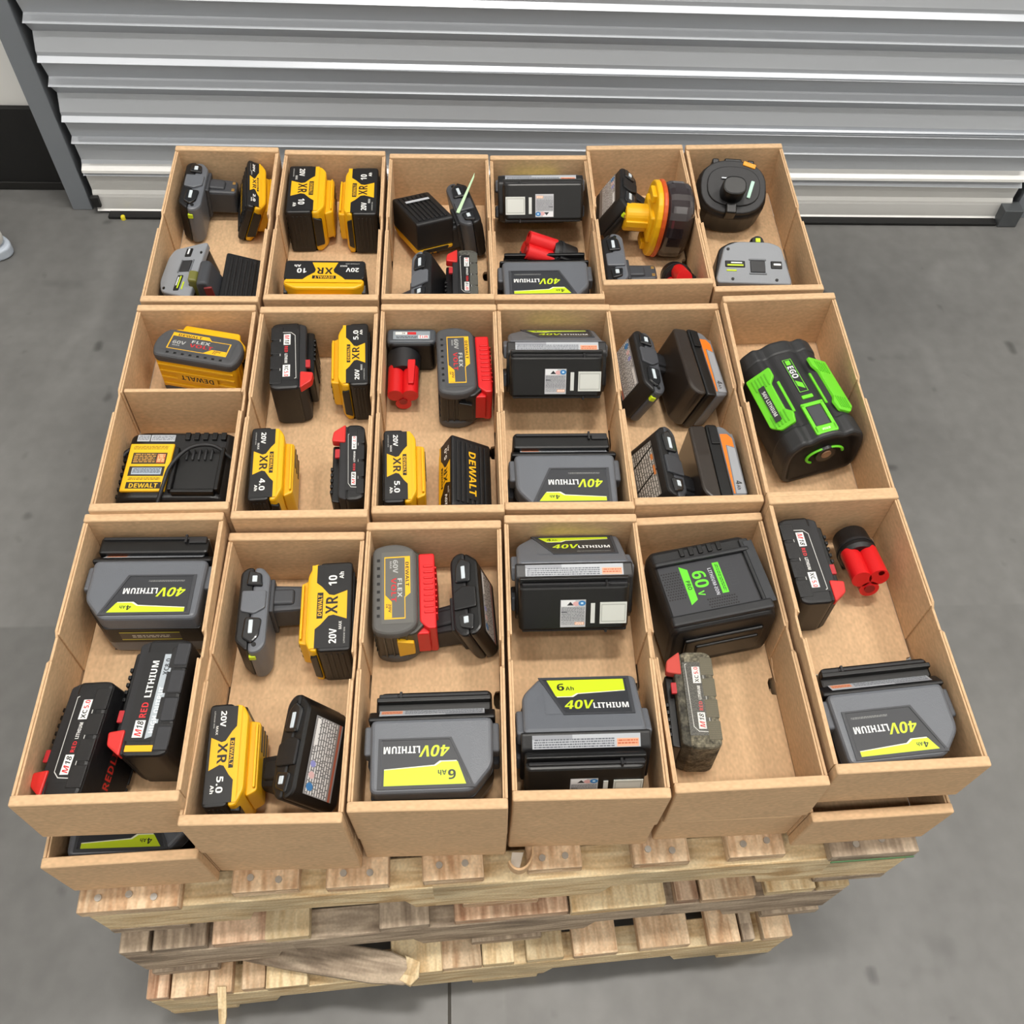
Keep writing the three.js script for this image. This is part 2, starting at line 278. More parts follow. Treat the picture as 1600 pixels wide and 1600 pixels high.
const CONTENT = ['grey, yellow and black packs in a loose heap', 'three large yellow and black packs', 'an askew black block and slim packs', 'two garden packs with a red tip between', 'a yellow round pack lying sideways', 'a round black pack and a grey plate pack',
  'a charger behind a cross wall', 'two yellow and two red-latched packs', 'a red stem pack with grey head', 'two garden packs of the middle row', 'stickered and orange striped packs', 'one big green and black pack',
  'a garden pack and two red-latched packs', 'two yellow and two stem packs', 'a red-capped pack above a garden pack', 'two garden packs turned the same way', 'a big vented pack and a muddy pack', 'a small red pack by its right wall'];
function tray(H) {
  return (g) => {
    const te = 0.012, ts = 0.0055, t0 = 0.005, hz = 0.02;
    const b = SH([[-BW / 2 + ts, -BL / 2 + te], [BW / 2 - ts, -BL / 2 + te], [BW / 2 - ts, -hz - .012], [BW / 2 - ts - .005, -hz - .011], [BW / 2 - ts - .0075, -hz - .005], [BW / 2 - ts - .0075, -hz + .005], [BW / 2 - ts - .005, -hz + .011], [BW / 2 - ts, -hz + .012], [BW / 2 - ts, BL / 2 - te], [-BW / 2 + ts, BL / 2 - te]]);
    P(g, 'bottom', muv(T(RX(EX(b, t0, 0, 0), -Math.PI / 2), 0, t0 / 2, 0)), cardMat);
    for (const s of [-1, 1]) {
      P(g, 'end_wall', muv(B(BW, H, te, 0, H / 2, s * (BL / 2 - te / 2), 0.0022)), cardMat);
      const L = BL - 2 * te - 0.0006;
      const pr = SH([[-L / 2, 0], [L / 2, 0], [L / 2, H - .003], [.02, H - .0035], [.014, H - .009], [-.014, H - .009], [-.02, H - .0035], [-L / 2, H - .003]]);
      P(g, 'side_wall', muv(T(RY(EX(pr, ts * .55, 0.0004, 0, 1), Math.PI / 2), s * (BW / 2 - ts * .275), 0, 0)), cardMat);
      const fl = (z0, z1) => { const p2 = SH([[z0, 0.006], [z1, 0.006], [z1, H - .005], [z0, H - .004]]); return T(RY(EX(p2, ts * .4, .0003, 0, 1), -Math.PI / 2), s * (BW / 2 - ts * .78), 0, 0); };
      P(g, 'inner_flap', muv(fl(-L / 2, -.016)), cardMat); P(g, 'inner_flap', muv(fl(.018, L / 2)), cardMat);
    }
  };
}
const clampT = (v, m) => Math.max(-m, Math.min(m, v));
const floorY = [], tiltX = [], tiltZ = [];
const rowName = ['back', 'middle', 'front'], colName = ['leftmost', 'second from left', 'third from left', 'third from right', 'second from right', 'rightmost'];
TRAYS.forEach(([x, h, z, yaw, tx, tz], i) => {
  const o = make('cardboard_tray', 'tray', tray(BH));
  tag(o, `open cardboard tray with ${CONTENT[i]}`, 'tray', 'trays of the upper layer');
  const ax = clampT(tx, .03), az = clampT(tz, .03); o.position.set(x, h - BH, z); o.rotation.set(ax, yaw, az, 'YXZ'); floorY[i] = h - BH + 0.0052; tiltX[i] = ax; tiltZ[i] = az;
  if (i === 6) P(o, 'divider', muv(B(BW - .013, BH - .012, .006, 0, .005 + (BH - .012) / 2, -.022, .001)), cardMat, 'single cross wall of cardboard');
  // lower layer, on the pallet
  const low = h - BH - Math.abs(ax) * BL / 2 - Math.abs(az) * BW / 2 - 0.0015 - 0.4205;
  const lo = make('cardboard_tray', 'low' + i, tray(low)); const dx = { 12: -.006, 17: -.008 }[i] || 0, dz = { 12: .027, 17: .02 }[i] || -.004;
  lo.position.set(x + dx, .4205, z + dz); lo.rotation.y = yaw + ({ 12: .02, 17: .02 }[i] || 0);
  const front = i > 11; tag(lo, front ? `lower cardboard tray ${i === 12 ? 'at the front left with a lime strip showing in it' : i === 17 ? 'at the front right corner under the overhanging tray' : colName[i - 12] + ' in the front row'}` : `lower tray hidden under that with ${CONTENT[i].replace(' lying', '').replace(' in a loose heap', '')}`, 'tray', front ? 'front trays of the lower layer' : 'hidden trays of the lower layer');
});
// ---------------------------------------------------------------- prints
const YEL = '#ebb310', BLK = '#131315', LIM = '#c9e024';
const xrPrint = (amp) => print('xr' + amp, 512, 256, (x, w, h) => {
  rect(x, BLK, 0, 0, w, h); rect(x, YEL, 0, 0, w, 34);
  poly(x, YEL, [[110, 30], [402, 30], [372, 70], [322, 118], [316, 150], [344, 236], [168, 236], [196, 150], [190, 118], [140, 70]]);
  txt(x, 'XR', 256, 138, 108, BLK, { align: 'center', sx: .82 }); rect(x, BLK, 176, 42, 160, 38); txt(x, 'DᴇWALT'.replace('ᴇ', 'E'), 256, 62, 36, YEL, { align: 'center', sx: .95 });
  txt(x, '20V', 22, 150, 66, '#f2f2ee', { sx: .8 }); txt(x, 'MAX', 104, 196, 26, '#d8d8d4', { sx: .9 }); txt(x, 'LITHIUM ION', 22, 222, 15, '#b9b9b5');
  txt(x, amp, 374, 138, 76, '#f2f2ee', { sx: .85 }); txt(x, 'Ah', 420, 196, 40, '#f2f2ee', { sx: .9 });
});
const baseText = print('bt', 512, 128, (x, w, h) => { rect(x, BLK, 0, 0, w, h); txt(x, 'DEWALT', w / 2, h / 2, 104, YEL, { align: 'center', sx: 1.08 }); });
const yellowText = print('yt', 512, 128, (x, w, h) => { rect(x, YEL, 0, 0, w, h); txt(x, 'DEWALT', w / 2, h / 2, 108, BLK, { align: 'center', sx: 1.0 }); });
const flexPrint = (bg, key) => print('fx' + key, 512, 320, (x, w, h) => {
  rect(x, bg, 0, 0, w, h); x.strokeStyle = YEL; x.lineWidth = 9; x.beginPath(); x.moveTo(40, 30); x.lineTo(300, 30); x.lineTo(330, 84); x.lineTo(476, 84); x.lineTo(476, 286); x.lineTo(40, 286); x.closePath(); x.stroke();
  poly(x, YEL, [[40, 30], [300, 30], [326, 80], [40, 80]]); txt(x, 'DEWALT', 165, 57, 46, '#222', { align: 'center' });
  txt(x, '60V', 58, 178, 72, '#a9aaa8', { sx: .8 }); txt(x, 'MAX', 66, 226, 26, '#a9aaa8'); txt(x, 'FLEX', 190, 134, 62, '#b9bab8', { sx: 1 }); txt(x, 'VOLT', 190, 196, 72, '#c3242c', { sx: .98 });
  poly(x, YEL, [[310, 282], [360, 214], [470, 214], [470, 282]]); txt(x, '20V', 372, 236, 36, '#222'); txt(x, 'XR', 372, 266, 24, '#222');
});
const mPrint = (cap, key, dirty) => print('m18' + key, 512, 200, (x, w, h) => {
  rect(x, dirty ? '#302f2c' : '#151517', 0, 0, w, h); x.strokeStyle = '#c9c9c6'; x.lineWidth = 6; x.beginPath(); x.moveTo(500, 40); x.lineTo(494, 24); x.lineTo(60, 40); x.lineTo(28, 80); x.lineTo(24, 168); x.lineTo(70, 184); x.lineTo(470, 176); x.stroke();
  rect(x, '#e9e9e6', 44, 84, 112, 66); txt(x, 'M', 52, 118, 62, '#c81a20', { it: .2, sx: .8 }); txt(x, '18', 98, 118, 58, '#1c1c1f', { it: .2, sx: .8 });
  txt(x, 'RED', 166, 124, 42, '#d8252c', { sx: .86 }); txt(x, 'LITHIUM', 244, 124, 38, '#e9e9e6', { sx: .62 });
  rect(x, '#e9e9e6', 360, 82, 118, 70); txt(x, 'XC', 366, 118, 52, '#1c1c1f', { sx: .8 }); txt(x, cap, 424, 118, 54, '#c81a20', { sx: .7 });
  if (dirty) fine(x, 'rgba(150,146,132,.5)', 0, 0, w, h, 11, 91);
});
const hoPrint = print('ho', 512, 200, (x, w, h) => {
  rect(x, '#151517', 0, 0, w, h); rect(x, '#e9e9e6', 18, 40, 96, 62); txt(x, 'M', 24, 72, 58, '#c81a20', { it: .2, sx: .8 }); txt(x, '18', 66, 72, 54, '#1c1c1f', { it: .2, sx: .75 });
  txt(x, 'RED', 124, 74, 58, '#d8252c', { sx: .86 }); txt(x, 'LITHIUM', 240, 74, 58, '#f0f0ee', { sx: .92 });
  poly(x, '#a9b2ba', [[10, 120], [500, 120], [500, 178], [30, 178]]); txt(x, 'HIGH OUTPUT', 40, 150, 44, '#dfe5ea', { sx: .9 }); txt(x, 'XC8.0', 374, 150, 42, '#23262a', { sx: .9 });
});
const redText = print('rt', 512, 64, (x, w, h) => { rect(x, '#221f1d', 0, 0, w, h); txt(x, 'REDLITHIUM', 256, 34, 70, '#b5281f', { align: 'center', sx: 1.06 }); });
const vPrint = (six, mir) => print('v40' + six + mir, 640, 352, (x, w, h) => {
  const m = (pts) => pts.map(([a, b]) => [mir ? 640 - a : a, b]);
  rect(x, '#63676e', 0, 0, w, h); poly(x, '#303237', m([[0, 0], [640, 0], [640, 352], [130, 352]]));
  const ly = six ? 150 : 70;
  poly(x, '#eef2d8', m([[36, 8], [620, 8], [620, ly - 20], [260, ly + 4], [220, ly + 34], [98, ly + 34]]));
  poly(x, LIM, m([[30, 6], [620, 6], [620, ly - 26], [250, ly - 4], [206, ly + 26], [90, ly + 26]]));
  const q = (a) => (mir ? a + 330 : a);
  txt(x, six ? '6' : '4', q(100), six ? 80 : 50, six ? 100 : 60, '#20221c', { sx: 1.15 }); txt(x, 'Ah', q(six ? 170 : 142), six ? 96 : 56, six ? 52 : 38, '#20221c');
  const ty = six ? 262 : 196, d = mir ? -96 : 0; txt(x, '40V', (six ? 152 : 140) + d, ty, 120, LIM, { it: .22, sx: 1.02 }); txt(x, 'LITHIUM', (six ? 358 : 346) + d, ty + 12, 76, '#f1f2f0', { sx: .86 });
  if (!six) fine(x, '#8a8c8a', mir ? 60 : 330, 296, 280, 18, 9);
}, 0.4);
const stripPrint = print('strip', 512, 40, (x, w, h) => { rect(x, '#aeb2b8', 0, 0, w, h); rect(x, '#8d9097', 0, 0, 190, 12); fine(x, '#565a62', 8, 12, 380, 26, 7); rect(x, '#e0a080', 400, 14, 104, 24); fine(x, '#b85a34', 404, 18, 96, 18, 8); });
const infoPrint = print('info', 160, 240, (x, w, h) => {
  rect(x, '#b9bbbf', 0, 0, w, h); fine(x, '#5b5d64', 6, 66, 148, 120, 7); fine(x, '#83858c', 6, 186, 148, 40, 9, 31); rect(x, '#d89464', 92, 196, 60, 26); fine(x, '#fff', 96, 200, 52, 20, 7);
  rect(x, '#dfe1e4', 4, 4, 90, 54); poly(x, '#22242a', [[40, 50], [62, 18], [84, 50]]); x.fillStyle = '#d8a8a8'; x.beginPath(); x.arc(98, 36, 20, 0, 7); x.fill(); x.fillStyle = '#2d78b8'; x.beginPath(); x.arc(136, 32, 23, 0, 7); x.fill(); rect(x, '#c9e4f4', 128, 24, 16, 16); rect(x, '#22242a', 6, 104, 36, 6);
});
const tagPrint = print('tag', 128, 96, (x, w, h) => { rect(x, '#cfd2cd', 0, 0, w, h); x.strokeStyle = '#a6aaa5'; x.lineWidth = 4; x.strokeRect(8, 10, w - 16, h - 20); });
const endPrint = print('endp', 384, 96, (x, w, h) => { rect(x, '#4f463b', 0, 0, w, h); rect(x, '#c9c23a', 0, 0, w, 10); rect(x, '#c9c23a', 0, 84, w, 10); fine(x, '#d8d5c8', 70, 30, 240, 34, 18); });
const sticker = (bg, or, key) => print('st' + key, 288, 128, (x, w, h) => {
  rect(x, bg, 0, 0, w, h); fine(x, '#47474a', 4, 6, 280, 100, 5.5, 5); fine(x, '#d9d9d9', 4, 9, 280, 100, 11, 15); if (or) { rect(x, '#b0604a', 0, 112, w, 10); }
  x.fillStyle = '#3c7ab4'; x.beginPath(); x.arc(30, 24, 15, 0, 7); x.fill(); x.fillStyle = '#d8b4b4'; x.beginPath(); x.arc(72, 24, 13, 0, 7); x.fill(); x.fillStyle = '#8a8ecb'; x.beginPath(); x.arc(112, 22, 12, 0, 7); x.fill(); rect(x, '#dcdcdc', 180, 8, 100, 14);
});
const slash = print('slash', 288, 128, (x, w, h) => { rect(x, '#77736e', 0, 0, w, h); fine(x, '#45433f', 4, 6, 280, 118, 6, 23); fine(x, '#bdb9b2', 4, 9, 280, 118, 13, 44); x.strokeStyle = '#141414'; x.lineWidth = 9; for (const a of [84, 210]) { x.beginPath(); x.moveTo(a, 0); x.lineTo(a + 48, 128); x.stroke(); } rect(x, '#c9793f', 110, 110, 50, 12); rect(x, '#c9793f', 190, 108, 30, 14); });

// ---------------------------------------------------------------- pack builders: x along the pack, y from its base to its rails, z out of its labelled side
function ribs(n, step, f) { const a = []; for (let i = 0; i < n; i++) a.push(f((i - (n - 1) / 2) * step, i)); return a; }
function railPack(g, { L = .12, W = .078, h0 = .03, h1 = .05, h2 = .064, base = black, house = yellow, label, baseLabel, baseRibs = true, endButton = black2 }) {
  P(g, 'base_shell', [EX([[-L / 2, 0], [L / 2, 0], [L / 2, h0], [-L / 2, h0]], W, .003, .006), ...(baseRibs ? ribs(4, .006, (d) => B(.003, .0028, W * .8, L / 2 - .0008, h0 / 2 + d * h0 / .03 * .8, 0, .0008)) : []), ...(baseRibs ? ribs(4, .006, (d) => B(.003, .0028, W * .8, -L / 2 + .0008, h0 / 2 + d * h0 / .03 * .8, 0, .0008)) : []), ...ribs(7, W / 8.5, (d) => B(L * .84, .003, .0045, 0, -.0004, d, .001))], base);
  P(g, 'upper_housing', EX([[-L / 2 + .0005, h0], [L / 2 - .0005, h0], [L / 2 - .001, h0 + (h1 - h0) * .5], [L / 2 - .018, h1], [-L / 2 + .014, h1], [-L / 2 + .002, h0 + (h1 - h0) * .6]], W - .002, .003, .004), house);
  P(g, 'rail', [EX([[-L * .36, h1 - .001], [L * .38, h1 - .001], [L * .33, h2], [-L * .34, h2]], W * .62, .002, .003), B(L * .62, .003, W * .74, 0, h2 - .003, 0, .001)], house);
  P(g, 'rail_slot', ribs(3, W * .16, (d) => B(.03, .004, .004, -L * .2, h2 - .0012, d, .0005)), black2);
  for (const s of [-1, 1]) {
    const e = EX([[-W * .36, h0 + .002], [W * .36, h0 + .002], [W * .3, h1 - .004], [-W * .3, h1 - .004]], .006, .001, .002);
    P(g, 'end_button', T(RY(e, s * Math.PI / 2), s * (L / 2 - .0015 - .0005), -.001, 0), endButton);
  }
  if (label) for (const s of [1, -1]) DC(g, 'side_label', L - .008, Math.min(h0 + .007, L * .5), label, [0, Math.min(h0 + .007, L * .5) / 2 + .002, s * (W / 2 + .0004)], [0, s > 0 ? 0 : Math.PI, 0]);
  if (baseLabel) DC(g, 'base_label', L * .72, .018, baseLabel, [0, -.0022, 0], [Math.PI / 2, 0, 0]);
}
const XR = { c: { h0: .012, h1: .031, h2: .043, W: .074, L: .113 }, m: { h0: .027, h1: .043, h2: .054, W: .078, L: .117 }, l: { h0: .040, h1: .054, h2: .064, W: .08, L: .122 }, x: { h0: .041, h1: .061, h2: .073, W: .08, L: .122 }, n: { h0: .027, h1: .043, h2: .054, W: .06, L: .117 } };
const xr = (size, amp) => (g) => railPack(g, { ...XR[size], label: xrPrint(amp), baseLabel: baseText });
function flex(body, capM, dusty) {
  return (g) => {
    const L = .122, W = .08, shell = dusty ? mat(0x5a5957, .7, { key: 'dusty' }) : mat(0x46474a, .55, { key: 'fshell' });
    P(g, 'core_body', EX([[-L / 2 + .003, .002], [L / 2 - .003, .002], [L / 2 - .001, .05], [L / 2 - .016, .064], [-L / 2 + .014, .064], [-L / 2 + .001, .05]], W - .02, .003, .005), body);
    P(g, 'core_ribs', [...ribs(4, .008, (d) => B(L - .012, .003, .004, 0, .0015, d * 1.6, .001)), ...ribs(4, .009, (d) => B(.003, .003, W * .66, L / 2 - .002, .026 + d, 0, .001)), ...ribs(4, .009, (d) => B(.003, .003, W * .66, -L / 2 + .002, .026 + d, 0, .001))], body);
    const o = [[-L / 2 + .004, 0], [L / 2 - .004, 0], [L / 2 + .002, .016], [L / 2 + .002, .036], [L / 2 - .008, .054], [-L / 2 + .008, .054], [-L / 2 - .002, .036], [-L / 2 - .002, .016]];
    for (const s of [-1, 1]) {
      P(g, 'side_shell', T(EX(o, .016, .005, .012, 3), 0, 0, s * (W / 2 - .008)), shell);
      P(g, 'vent', ribs(8, .011, (d) => B(.0044, .0038, .002, d, .0078, s * (W / 2 - .0007), .0006)), black2);
      DC(g, 'side_label', .1, .038, flexPrint(dusty ? '#605f5b' : '#46474a', dusty ? 'd' : 'n'), [0, .0305, s * (W / 2 + .0004)], [0, s > 0 ? 0 : Math.PI, 0]);
      P(g, 'end_latch', T(RY(EX([[-.02, .03], [.02, .03], [.014, .05], [-.014, .05]], .008, .001, .002), Math.PI / 2), s * (L / 2 - .001), -.002, 0), s > 0 && dusty ? yellow : black2);
    }
    if (capM) { // shipping cover clipped over the rails
      P(g, 'rail_cover', [EX([[-L * .42, .056], [L * .36, .056], [L * .44, .066], [L * .44, .076], [-L * .42, .076]], W * .78, .002, .003), B(.012, .03, W * .6, L * .42, .052, 0, .002), ...ribs(9, .008, (d) => B(.003, .003, W * .7, d, .0765, 0, .001)), ...ribs(9, .008, (d) => B(.003, .012, .003, d, .068, W * .39, .001)), ...ribs(9, .008, (d) => B(.003, .012, .003, d, .068, -W * .39, .001))], capM);
    } else P(g, 'rail', [EX([[-L * .36, .06], [L * .38, .06], [L * .33, .078], [-L * .34, .078]], W * .6, .002, .003)], yellow);
    DC(g, 'base_label', .06, .015, body === yellow ? yellowText : baseText, [0, -.0005, 0], [Math.PI / 2, body === yellow ? Math.PI : 0, 0]);
  };
}
function latchPack({ L = .124, W = .078, h0 = .04, label, dirty, text, base, up = 1, sticker: st }) {
  return (g) => {
    const bm = dirty ? mat(0x98948a, .9, { key: 'mud', map: mudTex }) : base || black, hm = dirty ? mat(0x6a6862, .8, { key: 'mud2', map: mudTex }) : soot, h1 = h0 + .009;
    P(g, 'base_shell', [EX([[-L / 2 + .004, 0], [L / 2 - .004, 0], [L / 2, .008], [L / 2, h0], [-L / 2, h0], [-L / 2, .008]], W, .004, .004), ...ribs(4, L * .22, (d) => B(L * .19, h0 * .42, .003, d, h0 * .2, W / 2 - .0008, .001)), ...ribs(4, L * .22, (d) => B(L * .19, h0 * .42, .003, d, h0 * .2, -W / 2 + .0008, .001))], bm);
    P(g, 'upper_housing', EX([[-L / 2 + .001, h0 - .002], [L / 2 - .001, h0 - .002], [L / 2 - .006, h1], [-L / 2 + .006, h1]], W * .96, .002, .003), hm);
    P(g, 'rail', [EX([[-L * .3, h1 - .001], [L * .45, h1 - .001], [L * .43, h1 + .010], [-L * .3, h1 + .010]], W * .62, .002, .003), ...ribs(5, .009, (d) => B(.005, .004, W * .66, .02 + d, h1 + .010, 0, .001))], black2);
    for (const s of [-1, 1]) {
      if (s === up) P(g, 'release_latch', EX([[-L / 2 + .0, h0 + .001], [-L / 2 + .03, h0 + .001], [-L / 2 + .027, h1 + .010], [-L / 2 + .012, h1 + .008]], .012, .0015, .003).translate(0, 0, s * (W / 2 - .0055)), dirty ? mat(0xc0463c, .7, { key: 'dred' }) : mat(0xcf2a26, .45, { key: 'lred' }));
      if (s === up) P(g, 'latch_mark', B(.014, .007, .004, -L / 2 + .046, h1 + .002, s * (W / 2 - .004), .001), mat(0xb0242a, .5, { key: 'lred2' }));
      DC(g, 'side_label', L * .76, h0 * .72, label, [0, h0 * .62, s * (W / 2 + .0004)], [0, s > 0 ? 0 : Math.PI, 0]);
    }
    if (text) DC(g, 'base_label', L * .8, .0125, redText, [0, -.0004, 0], [Math.PI / 2, 0, 0]);
    if (st) { P(g, 'yellow_sticker', B(.007, .03, .0006, 0, 0, 0, 0).translate(-L / 2 + .008, h0 * .62, W / 2 + .0006), yellow); for (const z of [-1, 1]) P(g, 'corner_guard', ribs(4, L * .24, (d) => B(L * .2, .016, .004, d, .008, z * (W / 2 - .0002), .002)), mat(0x2e2f33, .6, { key: 'rub' })); }
  };
}
const mudTex = noiseTex(256, 256, (u, v) => { const n = fbm(u * 9, v * 9, 3.3, 3) + .7 * fbm(u * 40, v * 40, 8.3, 3); const k = 95 + 150 * Math.max(0, Math.min(1, .5 + n * 1.1)); return [cl(k), cl(k * .98), cl(k * .9)]; }, 9);
function stemPack({ body = grey, back = black, st, h = .036, accent, stemX = -.02, W = .07 }) {
  return (g) => {
    const o = [[-.05, 0], [.044, 0], [.06, .016], [.06, .028], [.05, h], [-.044, h], [-.057, h - .010], [-.057, .008]];
    P(g, 'base_shell', [EX([[-.05, 0], [.044, 0], [.056, .012], [.057, .016], [-.057, .016], [-.057, .008]], W, .003, .003), ...ribs(4, .006, (d) => B(.011, .0025, .014, .046, .009, d * 1.8, .0008))], back);
    P(g, 'upper_housing', EX([[-.057, .0158], [.06, .0158], [.06, .028], [.05, h], [-.044, h], [-.057, h - .010]], W - .001, .0035, .004), body);
    for (const s of [-1, 1]) {
      P(g, 'grip_panel', EX([[-.022, .004], [.006, .004], [.01, .02], [.002, h - .003], [-.022, h - .003]], .005, .0015, .003).translate(0, 0, s * (W / 2 + .0005)), body);
      const gl = mat(0x16171a, .18, { key: 'gloss', clearcoat: .6 }), wn = mat(0xc9d3da, .3, { key: 'win' });
      P(g, 'side_latch', EX([[.014, .010], [.042, .008], [.05, .02], [.04, h - .008], [.016, h - .006]], .006, .002, .004).translate(0, 0, s * (W / 2)), gl); P(g, 'side_latch', EX([[-.052, .010], [-.03, .008], [-.028, h - .008], [-.046, h - .01]], .006, .002, .003).translate(0, 0, s * W / 2), gl);
      P(g, 'latch_window', B(.018, .005, .002, .028, .018, s * (W / 2 + .0032), .0008), wn); P(g, 'latch_window', B(.009, .006, .002, -.038, .018, s * (W / 2 + .0032), .0008), wn);
      P(g, 'screw', RX(CY(.0028, .0028, .002, 0, 0, 0, 10), Math.PI / 2).translate(.05, .023, s * (W / 2 - .0005)), black2);
    }
    P(g, 'stem', [EX([[stemX - .019, h - .002], [stemX + .019, h - .002], [stemX + .017, h + .048], [stemX - .016, h + .048]], .042, .004, .006), B(.022, .03, .05, stemX, h + .014, 0, .004), B(.046, .006, .056, stemX, h + .002, 0, .002)], body === grey ? grey2 : soot);
    for (const cx of [-.008, .009]) for (const s of [-1, 1]) P(g, 'contact', B(.006, .005, .0015, stemX + cx, h + .042, s * .0212, .0004), brass);
    if (st) DC(g, 'warning_sticker', .086, W * .62, st, [-.006, -.0005, 0], [Math.PI / 2, 0, 0]);
    if (accent) P(g, 'lime_mark', B(.006, .008, .008, .0585, .02, .02, .001), lime);
  };
}
const V = { L: .148, D: .088, T: .075 };
function garden({ six = false, k = 1 }) {
  return (g) => {
    const { D: Y, T: Z } = V;
    const out = [[-.068, .004], [.068, .004], [.066, Y], [-.044, Y], [-.067, .060]];
    P(g, 'outer_shell', EX(out, Z, .005, .004, 3), grey);
    P(g, 'shell_seam', EX([[-.0687, .006], [.0687, .006], [.0667, Y + .0007], [-.0445, Y + .0007], [-.0677, .0603]], .03, .001, .004), black);
    for (const s of [-1, 1]) for (const e of [-1, 1]) P(g, 'side_ear', B(.012, .034, .02, e * .069, .026, s * (Z / 2 - .017), .003), grey);
    // shoulder with the warning strip, then the connector block
    P(g, 'shoulder', EX([[-Z / 2 + .001, .0], [Z / 2 - .001, .0], [Z / 2 - .001, -.004], [Z / 2 - .013, -.016], [-Z / 2 + .013, -.016], [-Z / 2 + .001, -.004]].map(([z, y]) => [z, y + .006]), .142, .002, .003).rotateY(Math.PI / 2), black);
    P(g, 'connector_block', [T(EX([[-.064, -.034], [.058, -.034], [.064, -.026], [.064, -.008], [-.068, -.008], [-.068, -.03]], Z * .76, .003, .003), 0, 0, -k * Z * .08), B(.13, .006, Z * .8, -.002, -.022, 0, .0015)], black2);
    for (const s of [-1, 1]) {
      P(g, 'guide_rail', [B(.104, .004, .004, -.012, -.0285, s * (Z * .38 + .001) - k * Z * .08, .001), B(.022, .010, .008, .05, -.026, s * (Z * .38 - .001) - k * Z * .08, .0015), B(.003, .012, .009, .036, -.027, s * (Z * .38) - k * Z * .08, .0006)], soot);
      const a = Math.atan2(.014, .009), m = DC(g, 'warning_strip', .118, .0145, stripPrint, [0, 0, 0], [0, s > 0 ? 0 : Math.PI, 0]);
      m.position.set(0, -.0048, s * (Z / 2 - .0062)); m.rotation.x = s * .785;
      DC(g, 'front_label', .096, .052, vPrint(six, s < 0), [.006, .055, s * (Z / 2 + .0004)], [0, s > 0 ? 0 : Math.PI, 0]);
      const frame = SH([[-.047, .084], [-.022, .0275], [.058, .0275], [.058, .084]]), hole = new THREE.Path();
      [[-.0425, .0805], [.0545, .0805], [.0545, .0295], [-.0198, .0295]].forEach(([px, py], i) => (i ? hole.lineTo(px, py) : hole.moveTo(px, py))); hole.closePath(); frame.holes.push(hole);
      const fg = new THREE.ExtrudeGeometry(frame, { depth: .0012, bevelEnabled: false }); fg.translate(0, 0, s > 0 ? Z / 2 - .0001 : -Z / 2 - .0011); P(g, 'label_frame', fg, grey2);
    }
    DC(g, 'info_label', .03, .036, infoPrint, [-.004, -.0344, -.012 * k], [Math.PI / 2, 0, 0]);
    P(g, 'white_tag', T(RX(B(.032, .028, .0008, 0, 0, 0, 0), Math.PI / 2), .044, -.0346, -.012 * k), tagPrint); P(g, 'tag_strip', T(RX(B(.005, .026, .0008, 0, 0, 0, 0), Math.PI / 2), .0195, -.0346, -.012 * k), mat(0xd0d3d0, .6));
    DC(g, 'base_label', .07, .017, endPrint, [.006, Y + .001, 0], [-Math.PI / 2, Math.PI, 0]);
  };
}
function stemRed({ xc }) {
  return (g) => { // three-lobed stem on a black cap
    const lobe = (r, h, y) => [0, 1, 2].map((i) => CY(r, r, h, Math.sin(i * 2.094) * .0125, y, Math.cos(i * 2.094) * .0125, 18));
    if (xc) {
      P(g, 'cap', [EX([[-.036, 0], [.036, 0], [.036, .026], [.03, .034], [-.03, .034], [-.036, .026]], .058, .005, .006, 3)], black);
      P(g, 'cap_cover', T(EX([[-.036, .0], [.036, .0], [.036, .028], [-.036, .028]], .014, .004, .006, 3), 0, .003, -.024), mat(0x4b5158, .4, { key: 'capg' }));
      DC(g, 'cap_label', .054, .016, print('m12', 256, 76, (x, w, h) => { rect(x, '#8f9aa3', 0, 0, w, h); rect(x, '#e6eaec', 10, 8, 70, 30); txt(x, 'M12', 14, 24, 30, '#c81a20'); fine(x, '#3c434a', 88, 10, 150, 26, 12); rect(x, '#c8252a', 96, 44, 60, 24); rect(x, '#e9e9e6', 160, 44, 80, 24); txt(x, 'XC', 170, 57, 22, '#222'); }), [0, .017, -.0315], [0, Math.PI, 0]);
      P(g, 'collar', [CY(.0225, .025, .036, -.012, .05, 0, 24)], soot);
      P(g, 'stem', [...lobe(.0115, .05, .086).map((q) => T(q, -.012, 0, 0)), T(EX([[.0, .055], [.012, .055], [.010, .1], [.002, .1]], .012, .001, .002), -.006, 0, -.016)], red);
      P(g, 'contact_cap', CY(.006, .006, .002, -.012, .1115, .006, 12), mat(0x9a1418, .5));
    } else {
      P(g, 'cap', [CY(.0245, .0225, .034, 0, .013, 0, 28), CY(.022, .0245, .006, 0, .033, 0, 28), ...[0, 1].map((i) => B(.012, .026, .006, i ? .012 : -.012, .014, .023, .002))], black);
      P(g, 'cap_band', CY(.0252, .0252, .004, 0, .022, 0, 28), soot);
      DC(g, 'cap_mark', .016, .012, print('m12b', 96, 72, (x, w, h) => { rect(x, '#1a1a1c', 0, 0, w, h); txt(x, 'M12', 48, 36, 44, '#e8e8e6', { align: 'center', sx: .8 }); }), [.006, .016, .0262], [0, 0, 0]);
      P(g, 'stem', [...lobe(.0125, .048, .055), CY(.004, .004, .05, .013, .054, -.013, 10)], red);
      P(g, 'contact_cap', CY(.0065, .0065, .002, 0, .08, .011, 14), mat(0x8e1216, .5));
    }
  };
}
